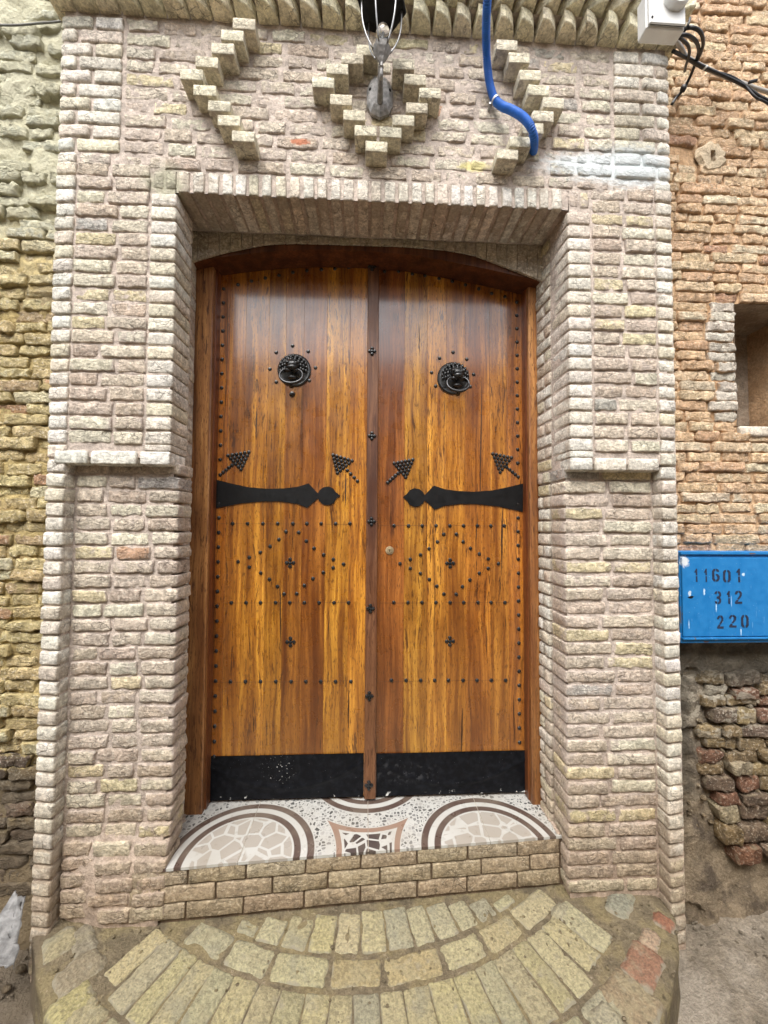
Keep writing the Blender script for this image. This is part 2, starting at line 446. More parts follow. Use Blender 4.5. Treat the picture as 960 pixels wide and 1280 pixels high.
# ------------------------------------------------------------------ portal piers
def pier(side):
    s = side                                       # -1 left, +1 right
    if s < 0:
        t = thing('brick_pier', 'pale brick pier left of the wooden door, stepping down beside the yellow weathered wall', 'brick pier', loc=(-.85, .1, .11))
        xo, xi, xp = -1.05, -.65, -.735; xt = -.985; xb = -.685
    else:
        t = thing('brick_pier', 'pale brick pier right of the wooden door, beside the blue meter box', 'brick pier', loc=(.9, .1, .11))
        xo, xi, xp = 1.10, .71, .795; xt = 1.038; xb = .70
    L = t.location
    def B(x, y, z, *a, **k): return brick(t, x-L.x, y-L.y, z-L.z, *a, **k)
    X0, X1 = sorted((xo, xi))
    # mortar: upper panel, lower panel, reveal, outer side
    m = Sheet(); a0, a1 = sorted((xt, xi))
    f0, f1 = (xt-.03, xi-.008) if s < 0 else (xi+.008, xt+.03)
    def lean(p):
        x, z = p[..., 0], p[..., 2]; return .036*np.clip((.56-z)/.13, 0, 1)*np.clip((x+.98)/.15, 0, 1)*(s < 0)
    field(m, (f0, .0046, 1.77), XA, ZA, NF, f1-f0, .99, .0055, .0030, 30)
    field(m, (f0, .0460, .13), XA, ZA, NF, f1-f0, 1.63, .0055, .0035, 30, lean)
    tr0, tr1 = sorted((xo, xt))
    field(m, (tr0+.006, .009, .1), XA, ZA, NF, tr1-tr0-.006, 2.67, .008, .002, 30)
    nx_ = (1, 0, 0) if s < 0 else (-1, 0, 0)
    dv = np.array([xb-xi, .24, 0]); dl = np.linalg.norm(dv)
    field(m, (xi-s*(-.004), .012, 1.76), dv/dl, ZA, nx_, dl, .98, .007, .002, 30)
    field(m, (xi-s*(-.010), .052, .1), dv/dl, ZA, nx_, dl-.052, 1.68, .007, .003, 30)
    field(m, (xo-s*.007, .012, .1), YA, ZA, (s, 0, 0), .16, 2.67, .01, .002, 30)
    # side of the trim that the recessed lower panel lays bare, and underside of the ledge
    field(m, (xt+s*.004, .006, .1), YA, ZA, (-s, 0, 0), .05, 1.65, .008, .002, 30)
    field(m, (a0, .004, 1.752), XA, YA, (0, 0, -1), a1-a0, .06, .01, .001, 30)
    o = m.build('mortar', M_mortar, t); o.location = -L
    z = .135; k = 0
    while z < 2.755:
        zc = z+BH/2; k += 1
        # outer trim: rounded nosing brick
        wt = abs(xo-xt); j = R.uniform(-.002, .003)
        B((xo+xt)/2, j-.001, zc, wt+R.uniform(-.002, .002), BH+R.uniform(-.001, .002), .16, .0065, .0018, .0018, name='trim_brick', mat=M_trim, pal='trim', a=.92 if zc > .5 else .5, nx=6, nz=5, taper=s*(.010 if zc < 2 else .006))
        if zc > 1.79:
            for x, wd in row(a0+.005, xp-.007, .08, .15, .011) if s < 0 else row(xp+.007, xt-.006, .08, .15, .011):
                B(x, R.uniform(-.004, .003), zc+R.uniform(-.002, .002), wd, BH-R.uniform(-.001, .003), .05, .0045, .0028, .0040, a=R.uniform(.5, .98), nx=12, nz=6)
            if zc < 2.69:
                wi = abs(xi-xp)
                B((xi+xp)/2, R.uniform(-.003, .001), zc, wi, BH+.001, .118, .006, .0015, .001, name='corner_brick', mat=M_trim, pal='trim', a=.9, nx=7, tilt=.006)
        elif zc < 1.745 and z > .24:
            e0, e1 = (xt+.008, xi+.012) if s < 0 else (xi-.004+.004, xt-.008)
            rr = row(e0, e1, .08, .155, .011)
            for n_, (x, wd) in enumerate(rr):
                ly = .036*min(1, max(0, (.56-zc)/.13))*min(1, max(0, (x+.98)/.15))*(s < 0)
                corner = (n_ == len(rr)-1) if s < 0 else (n_ == 0)
                if corner:
                    B(x, .040-ly+R.uniform(-.003, .003), zc+R.uniform(-.002, .002), wd, BH-R.uniform(-.001, .002), .098, .0065, .0030, .0035, name='brick', a=R.uniform(.5, .9), nx=12, nz=6)
                else:
                    B(x, .040-ly+R.uniform(-.004, .003), zc+R.uniform(-.002, .002), wd, BH-R.uniform(-.001, .003), .05, .0055, .0032, .0042, a=R.uniform(.5, .95), nx=12, nz=6)
        # reveal behind
        if zc < 2.69 and z > .40:
            up = zc > 1.745
            y0 = .126 if up else .148
            cuts = [(y0, .236)] if (k % 2) else [(y0, y0+.045), (y0+.053, .236)]
            for (c0, c1) in cuts:
                yc = (c0+c1)/2; xx = xi+(xb-xi)*(yc/.24)
                f = rad(90)+math.atan2(xi-xb, .24) if s < 0 else rad(-90)+math.atan2(xi-xb, .24)
                B(xx+s*R.uniform(-.002, .001)+s*.0, yc, zc, (c1-c0), BH, .03, .006, .0018, .0015, face=f, name='reveal_brick', mat=M_trim if up or yc > .14 else M_brick, pal='trim' if R.random() < .6 else 'panel', a=.75, nx=6, tilt=.008)
        z += PITCHZ
    B((xi+xp)/2, -.001, 1.803, abs(xi-xp), .022, .118, .004, .0012, .001, name='corner_brick', mat=M_trim, pal='trim', a=.7, nx=7, tilt=.004)
    # ledge course
    cuts = [(-1.02, -.915), (-.905, -.758), (-.748, -.652)] if s < 0 else [(.712, .79), (.80, .912), (.922, 1.03)]
    for c0, c1 in cuts:
        B((c0+c1)/2, -.004, 1.768, c1-c0, .045, .11, .006, .0015, .001, name='ledge_brick', mat=M_trim, pal='trim', a=.95, tilt=.004)
    return t
pier_l = pier(-1); pier_r = pier(1)

# ------------------------------------------------------------------ wall over the door
hw = thing('portal_header', 'pale brick wall above the door with three zigzag diamonds of jutting bricks', 'brick wall', loc=(.025, .1, 2.68))
L = hw.location
def B(x, y, z, *a, **k): return brick(hw, x-L.x, y-L.y, z-L.z, *a, **k)
m = Sheet()
field(m, (-1.04, .0050, 2.755), XA, ZA, NF, 2.13, .56, .0055, .0040, 30)
field(m, (-.655, .005, 2.682), XA, ZA, NF, 1.37, .09, .006, .002, 30)
field(m, (-.70, .012, 2.686), XA, YA, (0, 0, -1), 1.43, .175, .007, .003, 26)
field(m, (-1.043, .012, 2.755), YA, ZA, (-1, 0, 0), .16, .56, .01, .002, 30)
field(m, (1.093, .012, 2.755), YA, ZA, (1, 0, 0), .16, .56, .01, .002, 30)
o = m.build('mortar', M_mortar, hw); o.location = -L
# soldier course: each brick shows its end on the face and its long side in the soffit
x = -.648; n = 0
while x < .70:
    wd = R.uniform(.032, .039)
    B(x+wd/2, R.uniform(-.003, .001), 2.717, wd, .074, .17, .005, .0016, .0016, name='soldier_brick', mat=M_trim, pal='trim', a=R.choice([.95, .9, .55]) if x > -.5 else .45, nx=5, nz=7, tilt=.01)
    x += wd+R.uniform(.009, .014); n += 1
for xx in (-.715, -.672, .735, .775):
    B(xx, .002, 2.722, .036, .06, .03, .006, .002, .002, name='soldier_brick', pal='panel', a=.3, nx=5, nz=6)
z = 2.762; k = 0
while z < 3.29:
    zc = z+BH/2; k += 1
    wide = zc > 2.83
    xl, xr = (-.84, .885) if wide else (-.985, 1.038)
    if wide:
        cutsL = [(-1.05, -.945), (-.935, -.845)] if k % 2 else [(-1.05, -.995), (-.985, -.845)]
        cutsR = [(.89, .985), (.995, 1.10)] if k % 2 else [(.89, 1.04), (1.05, 1.10)]
        for c0, c1 in cutsL+cutsR:
            ed = c0 < -1.04 or c1 > 1.09
            B((c0+c1)/2, R.uniform(-.004, -.001), zc, c1-c0, BH+.001, .16 if ed else .04, .009 if ed else .006, .0018, .0012, name='trim_brick', mat=M_trim, pal='trim', a=.95, tilt=.005, taper=(0 if not ed else math.copysign(.008, c0)))
    else:
        for c0, c1 in ((-1.05, -.985), (1.038, 1.10)):
            B((c0+c1)/2, -.001, zc, c1-c0, BH, .16, .010, .002, .0015, name='trim_brick', mat=M_trim, pal='trim', a=.9, taper=math.copysign(.008, c0))
    for x, wd in row(xl+.008, xr-.008, .08, .155, .016):
        B(x, R.uniform(-.001, .0045), zc+R.uniform(-.002, .002), wd, BH-R.uniform(-.001, .005), .04, .0045, .0034, .0040, a=R.uniform(.25, .85), nx=12, nz=6)
    z += PITCHZ
# jutting bricks
crop2 = [(610, 170), (525, 255), (455, 350), (340, 450), (228, 540), (325, 655), (430, 770), (500, 875), (605, 990)]
cen = [(290, 350), (200, 412), (115, 492), (222, 597), (302, 690), (370, 782), (435, 877), (520, 792), (597, 720), (678, 645), (757, 557), (667, 475), (598, 382), (380, 300)]
rgt = [(300, 310), (385, 400), (462, 520), (520, 625), (625, 712), (553, 805), (480, 890), (392, 985), (305, 1070)]
for lst in ([(200+a/5.82, b/5.82) for a, b in crop2], [(380+a/4.8, b/4.8) for a, b in cen], [(580+a/5.5625, b/5.5625) for a, b in rgt]):
    for (px, py) in lst:
        pr = .056+R.uniform(-.004, .004)
        x, zc = P(px, py, -pr)
        B(x, -pr, zc, .074, .037, pr+.02, .0025, .0012, .0006, name='jutting_brick', mat=M_trim, color=(*cvar((.66, .60, .46), .08), 1.0), nx=6, nz=5, tilt=.02)
# arched brick row under the lintel, in front of the door head
low = [(-.72, 2.545), (-.656, 2.573), (-.557, 2.608), (-.392, 2.648), (-.275, 2.657), (.064, 2.660), (.143, 2.661), (.3, 2.654), (.422, 2.638), (.676, 2.549), (.74, 2.52)]
lx, lz = zip(*low)
x = -.70
while x < .71:
    wd = .042; x1 = min(x+wd, .715)
    za, zb = float(np.interp(x, lx, lz)), float(np.interp(x1-.003, lx, lz))
    yy = .182+R.uniform(-.002, .002)
    q = MB(); q.prism([(x, za), (x1-.003, zb), (x1-.003, 2.6845), (x, 2.6845)], yy, .1915)
    o = q.build('arch_brick', M_trim, hw, color=(*cvar((.46, .40, .30)), .6)); o.location = -L
    x += wd
o = MB().prism([(-.70, 2.551)]+[(a, b+.002) for a, b in low[1:-1]]+[(.715, 2.532), (.715, 2.76), (-.70, 2.76)], .1865, .1905).build('backing', M_mortar, hw); o.location = -L

# ------------------------------------------------------------------ cornice of sawtooth bricks
cn = thing('brick_cornice', 'sawtooth brick cornice of curved tooth bricks along the top of the portal', 'cornice', loc=(.025, .05, 3.29))
L = cn.location
def tooth(x0, x1, z0, z1, reach, mirror, name, yb=.03):
    """shark-fin plan: straight flank out to a tip, curve back to the wall"""
    w_ = x1-x0; pts = [(0, yb), (0.06, -reach)]
    for i in range(1, 7):
        t = i/6; pts.append((.06+.90*math.sin(t*math.pi/2), -reach+(reach+.004)*(1-math.cos(t*math.pi/2))*1.0))
    pts.append((.97, yb))
    if mirror: pts = [(1-a, b) for a, b in pts][::-1]
    pts = [(x0+a*w_+R.uniform(-.0007, .0007), b+R.uniform(-.0012, .0012)) for a, b in pts]
    n_ = len(pts); q = MB()
    V = [(a, b, z0) for a, b in pts]+[(a, b, z0+.003) for a, b in pts]+[(a, b, z1) for a, b in pts]
    V[:n_] = [(a, b+.003, z0) for a, b in pts]
    Fc = [tuple(range(n_)), tuple(range(2*n_, 3*n_))]
    for lv in (0, n_):
        for i in range(n_):
            j = (i+1) % n_; Fc.append((lv+i, lv+j, lv+j+n_, lv+i+n_))
    q.add(V, Fc)
    o = q.build(name, M_trim, cn, color=(*cvar((.80, .73, .53), .1), .95)); o.location = -L
x = -1.075
while x < 1.06:
    wd = R.uniform(.072, .080)
    tooth(x, x+wd-.002, 3.302, 3.345, .062+R.uniform(-.004, .004), False, 'tooth_brick')
    x += wd
x = -1.09
while x < 1.06:
    wd = R.uniform(.074, .084)
    tooth(x, x+wd-.002, 3.350, 3.392, .088+R.uniform(-.004, .004), True, 'tooth_brick', yb=0)
    x += wd
x = -1.10
while x < 1.0:
    wd = R.uniform(.17, .20)
    o = MB().box(x, x+wd-.006, -.135, .1, 3.397, 3.437, .003).build('capping_brick', M_trim, cn, color=(*cvar((.5, .44, .32)), .8)); o.location = -L
    x += wd
m = Sheet()
field(m, (-1.055, .004, 3.300), XA, ZA, NF, 2.15, .05, .008, .003, 26)
field(m, (-1.08, -.04, 3.348), XA, YA, (0, 0, -1), 2.18, .14, .008, .002, 26)
field(m, (-1.1, -.085, 3.395), XA, YA, (0, 0, -1), 2.2, .2, .01, .002, 26)
o = m.build('mortar', M_mortar, cn); o.location = -L
o = MB().box(-1.10, 1.10, -.12, .15, 3.437, 3.50).build('capping_bed', M_mortar, cn); o.location = -L

# ------------------------------------------------------------------ neighbouring walls
def side_wall(s):
    if s < 0:
        t = thing('brick_wall', 'rough yellow weathered brick wall at the left edge, crumbling and limewashed near the top', 'wall', loc=(-1.4, .15, .1))
        xa, xb, mb_, mm, pal = -1.54, -1.03, M_left, M_leftm, 'left'
    else:
        t = thing('brick_wall', 'orange tan brick wall at the right edge with a square niche above the blue box', 'wall', loc=(1.5, .15, .1))
        xa, xb, mb_, mm, pal = 1.08, 1.80, M_right, M_rightm, 'right'
    L = t.location
    def B(x, y, z, *a, **k): return brick(t, x-L.x, y-L.y, z-L.z, *a, **k)
    nx0, nx1, nz0, nz1 = 1.478, 1.86, 1.955, 2.455            # niche
    m = Sheet()
    if s < 0:
        def fl(p):
            z = p[..., 2]; return -.018*np.clip((z-2.3)/.5, -1, 1)*0+.02*fbm(p, 6, 9, 2)*(z > 2.4)+.05*np.clip((.5-z)/.4, 0, 1)**2
        field(m, (xa, .163, .05), XA, ZA, NF, xb-xa, 3.9, .007, .016, 16, fl, 5)
    else:
        def fr(p):
            z = p[..., 2]; return .10*np.clip((.52-z)/.42, 0, 1)**1.6
        field(m, (xa, .1585, 1.42), XA, ZA, NF, nx0-xa, 2.5, .008, .008, 16, None, 6)
        field(m, (nx0, .1585, 1.42), XA, ZA, NF, xb-nx0, nz0-1.42, .008, .008, 16, None, 6)
        field(m, (nx0, .1585, nz1), XA, ZA, NF, xb-nx0, 3.92-nz1, .008, .008, 16, None, 6)
    o = m.build('mortar', mm, t); o.location = -L
    cnt = []
    z = 1.12 if s > 0 else .12
    pit = .0405 if s > 0 else .0435
    while z < 3.85:
        zc = z+pit/2
        spans = [(xa, xb)]
        if s > 0 and nz0-.01 < zc < nz1: spans = [(xa, nx0)]
        if s > 0 and 1.08 < zc < 1.47: spans = [] if zc < 1.45 else spans
        for sp in spans:
            for x, wd in row(sp[0]+R.uniform(0, .03) if sp[0] != nx0 else sp[0], sp[1], .07, .17, .011):
                if s < 0:
                    hi = 2.62 < zc
                    if hi and R.random() < .45: continue
                    aa = R.uniform(.35, 1) if not hi else R.uniform(.0, .4)
                    c = pick(pal, aa)
                    if hi: c = (*cvar((.50, .48, .36)), aa)
                    if zc < .75: c = (*[q*.72 for q in pick('rubble')[:3]], 1)
                    B(x, .149+R.uniform(-.010, .012), zc+R.uniform(-.005, .005), wd, pit-R.uniform(.0, .007), .05, .006, .0065, .0070, mat=mb_, color=c, nx=12, nz=6, tilt=.04)
                else:
                    hx_, hz_ = P(891, 195, .14)
                    if abs(zc-hz_) < .045 and x-wd/2 < hx_+.03 and x+wd/2 > hx_-.03:
                        continue
                    edge = abs(zc-2.2) < .24 and x > 1.36
                    c = pick(pal, R.uniform(.45, .95))
                    if edge: c = (*cvar((.62, .56, .47)), .9)
                    B(x, .147+R.uniform(-.005, .006), zc+R.uniform(-.003, .003), wd, pit-R.uniform(.0, .004), .04, .0055, .0045, .0055, mat=mb_, color=c, nx=12, nz=6, tilt=.02)
        z += pit
    if s > 0:
        # niche: box recess with rough rendered faces
        q = Sheet()
        field(q, (nx0-.01, .40, nz0-.01), XA, ZA, NF, nx1-nx0+.02, nz1-nz0+.02, .012, .008, 10, None, 8)
        field(q, (nx0+.004, .155, nz0-.01), YA, ZA, (1, 0, 0), .26, nz1-nz0+.02, .012, .006, 10, None, 8)
        field(q, (nx1, .155, nz0-.01), YA, ZA, (-1, 0, 0), .26, nz1-nz0+.02, .012, .006, 10, None, 8)
        field(q, (nx0-.01, .155, nz1), XA, YA, (0, 0, -1), nx1-nx0+.02, .26, .012, .006, 10, None, 8)
        field(q, (nx0-.01, .150, nz0), XA, YA, (0, 0, 1), nx1-nx0+.02, .26, .012, .005, 10, None, 8)
        o = q.build('niche', mortar_mat('niche_render', (.36, .29, .22), False, 1.0, (.24, .18, .13), 9), t); o.location = -L
        for c0, c1 in ((1.482, 1.63), (1.64, 1.80)):
            B((c0+c1)/2, .142, nz0-.022, c1-c0, .042, .06, .008, .002, .002, name='sill_brick', mat=M_trim, pal='trim', a=.9)
        # plaster patch round a putlog hole
        px, pz = P(891, 195, .14); q = MB(); no = 22
        ring = [(px+(.062+R.uniform(-.012, .010))*math.cos(2*math.pi*i/no), pz+(.066+R.uniform(-.012, .010))*math.sin(2*math.pi*i/no)) for i in range(no)]
        hx, hz = .010, .024
        def sq(i):
            a = 2*math.pi*i/no; c, s_ = math.cos(a), math.sin(a); k = min(hx/abs(c) if abs(c) > 1e-6 else 9, hz/abs(s_) if abs(s_) > 1e-6 else 9)
            return (px+c*k, pz+s_*k)
        V = []; Fc = []
        for i in range(no):
            V += [(ring[i][0], .153, ring[i][1]), (px+(ring[i][0]-px)*.80, .139+R.uniform(-.003, .002), pz+(ring[i][1]-pz)*.85), (sq(i)[0], .138, sq(i)[1]), (sq(i)[0], .175, sq(i)[1])]
        for i in range(no):
            j = (i+1) % no
            for a in range(3): Fc.append((4*i+a, 4*j+a, 4*j+a+1, 4*i+a+1))
        Fc.append(tuple(4*i+3 for i in range(no)))
        q.add(V, Fc); o = q.build('plaster_patch', mortar_mat('pale_plaster', (.58, .47, .33), False, 1.6), t); o.location = -L
    # joined courses out of the picture, beside the part in view
    far = MB()
    rng = [(-3.6, -1.55)] if s < 0 else [(1.81, 4.2)]
    for x0, x1 in rng:
        z = .12
        while z < 4.35:
            x = x0
            while x < x1:
                wd = min(R.uniform(.1, .2), x1-x); y = .150+R.uniform(-.008, .008)
                V = [(x+.006, y+.008, z), (x+wd-.006, y+.008, z), (x+wd-.002, .19, z-.002), (x, .19, z-.002), (x+.006, y, z+.006), (x+wd-.006, y, z+.006), (x+.006, y, z+.036), (x+wd-.006, y, z+.036), (x, .19, z+.044), (x+wd, .19, z+.044)]
                far.add(V, [(0, 1, 5, 4), (4, 5, 7, 6), (6, 7, 9, 8), (0, 1, 2, 3), (1, 2, 9, 7, 5), (0, 4, 6, 8, 3)]); x += wd
            z += .048
    o = far.build('brick_course', mb_, t, color=pick(pal, .8)); o.location = -L; o['kind'] = 'stuff'
    o = MB().box(-3.7 if s < 0 else xa, xb if s < 0 else 4.25, .20, .41, 3.86 if s < 0 else 3.9, 4.35).build('wall_top', mm, t); o.location = -L
    o = MB().box(*((-3.7, -1.52) if s < 0 else (1.79, 4.25)), .168, .41, .05, 4.35).build('wall_core', mm, t); o.location = -L
    m2 = Sheet(); field(m2, (xa, .17, 3.9), XA, ZA, NF, xb-xa, .45, .02, .01, 10)
    field(m2, (-1.12, .17, 3.42), XA, ZA, NF, 2.3, .95, .02, .01, 10)
    o = m2.build('upper_mortar', mm, t); o.location = -L
    return t
wl = side_wall(-1); wr = side_wall(1)
# rubble under the blue box
rb = thing('rubble_wall', 'crumbling dark rubble and brick footing below the blue meter box', 'wall', loc=(1.5, .15, .1))
L = rb.location
def hole(p):
    z = p[..., 2]; x = p[..., 0]
    cem = np.clip((x-1.16)/.03, 0, 1)
    f = .10*np.clip((.46-z)/.36, 0, 1)**1.5
    f = f+.018*np.clip((1.34-x)/.06, 0, 1)*(fbm(p, 7, 4, 2) > -.2)+.018*np.clip((z-.965)/.02, 0, 1)
    return f
m = Sheet(); field(m, (1.08, .182, .05), XA, ZA, NF, .75, 1.40, .007, .016, 16, hole, 12)
o = m.build('earth_mortar', M_earth, rb); o.location = -L
z = .31
while z < .97:
    x = 1.29+R.uniform(0, .06) + (.05 if z < .5 else 0)
    hh = R.uniform(.040, .062)
    while x < 1.80:
        wd = R.uniform(.06, .135)
        if R.random() < .9:
            c = (*cvar((.52, .47, .37)), 1) if R.random() < .12 and z > .7 else pick('rubble')
            brick(rb, x+wd/2-L.x, .146-.05*max(0,(.44-z)/.13)+R.uniform(-.010, .010)-L.y, z+hh/2-L.z+R.uniform(-.008, .008), wd, hh*R.uniform(.78, .98), .06, .0075, .0075, .008, mat=M_rubble, color=c, nx=10, tilt=.08)
        x += wd+R.uniform(.006, .02)
    z += hh
q = MB()
import bmesh
def lump(mb, c, r, seed, flat=1.0, n=12):
    V, Fc = [], []; m_ = n//2
    for i in range(m_+1):
        th = math.pi*i/m_
        for j in range(n):
            ph = 2*math.pi*j/n; V.append((math.sin(th)*math.cos(ph), math.sin(th)*math.sin(ph), math.cos(th)))
    V = np.array(V); d = 1+.35*fbm(V+seed*3.1, 1.3, seed, 3)
    V = V*d[:, None]*np.array(r)+np.array(c)
    for i in range(m_):
        for j in range(n): Fc.append((i*n+j, i*n+(j+1) % n, (i+1)*n+(j+1) % n, (i+1)*n+j))
    mb.add(V, Fc)
for i in range(26):                                    # crumbs of stone pressed in the mortar
    cx, cz = P(R.uniform(862, 955), R.uniform(870, 1060), .15); lump(q, (cx, .165, cz), (R.uniform(.006, .014), .012, R.uniform(.005, .011)), i+50, n=8)
o = q.build('stone_crumbs', M_rubble, rb, smooth=True, color=(.30, .24, .16, 1)); o.location = -L; o['kind'] = 'stuff'

# far side of the alley (what the varnish mirrors)
ow = thing('alley_wall', 'plain tan wall on the other side of the alley facing the door', 'wall', loc=(0, -3.4, .1))
m = Sheet(); field(m, (-7, 0, 0), XA, ZA, (0, 1, 0), 14, 3.75, .06, .02, 2)
m.build('plaster_face', mortar_mat('tan_plaster', (.42, .35, .27), False), ow)
MB().box(-7, 7, -.4, .0-.03, 0, 3.74).build('wall_core', M_rightm, ow)

# ------------------------------------------------------------------ wooden door
def wood_mat(name, tint=(1, 1, 1), rough=.3, coat=.5, dark=0.0):
    T = NT(name); oi = T.n('ShaderNodeObjectInfo'); tc = T.n('ShaderNodeTexCoord').outputs['Object']
    off = T.n('ShaderNodeCombineXYZ'); [T.set(off.inputs[i], T.math('MULTIPLY', oi.outputs['Random'], v)) for i, v in enumerate((17., 5., 31.))]
    v = T.vmath('ADD', tc, off.outputs[0])
    warp = T.noise(T.vmath('MULTIPLY', v, (3, 3, 1.1)), 2.2, 3, .5, 1)
    v2 = T.vmath('ADD', v, T.vmath('MULTIPLY', T.vmath('SUBTRACT', warp, (.5, .5, .5)), (.05, 0, 0)))
    st = T.noise(T.vmath('MULTIPLY', v2, (1, 1, .045)), 26, 5, .6)       # broad stripes
    st2 = T.noise(T.vmath('MULTIPLY', v2, (1, 1, .03)), 90, 4, .65)     # grain
    fl = T.noise(T.vmath('MULTIPLY', v2, (1, 1, .14)), 330, 2, .5)      # pores
    fl2 = T.noise(T.vmath('MULTIPLY', v2, (1, 1, .1)), 120, 3, .6)
    c = oi.outputs['Color']
    c = T.mix(1.0, c, T.mix(T.ramp(st, .32, .66), (.52, .41, .36), (1.28, 1.34, 1.3)), 'MULTIPLY')
    c = T.mix(1.0, c, T.mix(T.ramp(st2, .3, .7), (.62, .50, .46), (1.2, 1.22, 1.2)), 'MULTIPLY')
    c = T.mix(T.ramp(fl, .57, .66, 0, .7), c, (.09, .030, .008))
    big = T.noise(T.vmath('MULTIPLY', v2, (1, 1, .22)), 9, 3, .5)
    c = T.mix(T.math('MULTIPLY', T.ramp(fl2, .57, .64), T.ramp(big, .46, .58, 0, .85)), c, (.06, .018, .006))
    c = T.mix(1.0, c, T.mix(T.ramp(T.noise(v, 2.6, 3), .35, .65), (.8, .74, .7), (1.12, 1.12, 1.1)), 'MULTIPLY')
    stk = T.noise(T.vmath('MULTIPLY', v2, (1, 1, .022)), 44, 3, .55)
    c = T.mix(T.ramp(stk, .61, .69, 0, .6), c, (.055, .018, .006))
    zz = T.n('ShaderNodeSeparateXYZ'); T.set(zz.inputs[0], T.pos())
    dz = T.ramp(T.math('ADD', zz.outputs[2], T.math('MULTIPLY_ADD', big, .8, -.4)), .6, 1.5, .30, 0)
    c = T.mix(dz, c, (.10, .045, .015))
    h = T.math('ADD', st2, T.math('MULTIPLY', fl, -.5))
    rg = T.ramp(T.noise(v, 14, 4), .3, .7, rough-.06, rough+.1)
    nrm = T.bump(h, .0007, .6)
    nrm = T.bump(T.noise(T.vmath('MULTIPLY', v, (1, 1, .5)), 9, 2), .004, .35, nrm)
    return T.fin(c, rg, nrm, Coat_Weight=coat, Coat_Roughness=.14, Coat_IOR=1.6, Specular_IOR_Level=.45)
M_wood = wood_mat('varnished_plank', coat=1.0)
M_frame = wood_mat('frame_wood', rough=.45, coat=.2)
M_old = wood_mat('batten_wood', rough=.5, coat=.15)
M_iron = plain_mat('black_iron', (.010, .011, .012), .32, .0, 80, .001, .3, Specular_IOR_Level=.7)
M_flat = plain_mat('black_paint', (.0045, .0045, .005), .55, 0, 50, .0006, .2, Specular_IOR_Level=.25)
AMB, GOLD, RED, BRN = (.46, .200, .026), (.50, .215, .040), (.30, .088, .016), (.24, .078, .020)

fr = thing('door_frame', 'brown wooden door frame with shallow arched head set back in the brick opening', 'door frame', loc=(.02, .27, .44))
L = fr.location
o = MB().box(-.715, -.619, .240, .34, .43, 2.60, .004).build('post', M_frame, fr, color=(.38, .185, .065, 1)); o.location = -L
o = MB().box(.671, .73, .240, .34, .43, 2.575, .004).build('post', M_frame, fr, color=(.36, .165, .055, 1)); o.location = -L
arc = [(-.72, 2.56), (-.639, 2.582), (-.515, 2.605), (-.358, 2.628), (-.196, 2.640), (-.02, 2.642), (.16, 2.635), (.331, 2.612), (.50, 2.584), (.684, 2.548), (.735, 2.537)]
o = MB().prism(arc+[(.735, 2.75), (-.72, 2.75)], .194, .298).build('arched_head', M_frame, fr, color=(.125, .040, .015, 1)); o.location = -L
o = MB().box(-.6188, -.611, .262, .30, .445, 2.60).box(.6655, .6708, .262, .30, .445, 2.57).build('stop_bead', M_frame, fr, color=(.20, .06, .016, 1)); o.location = -L

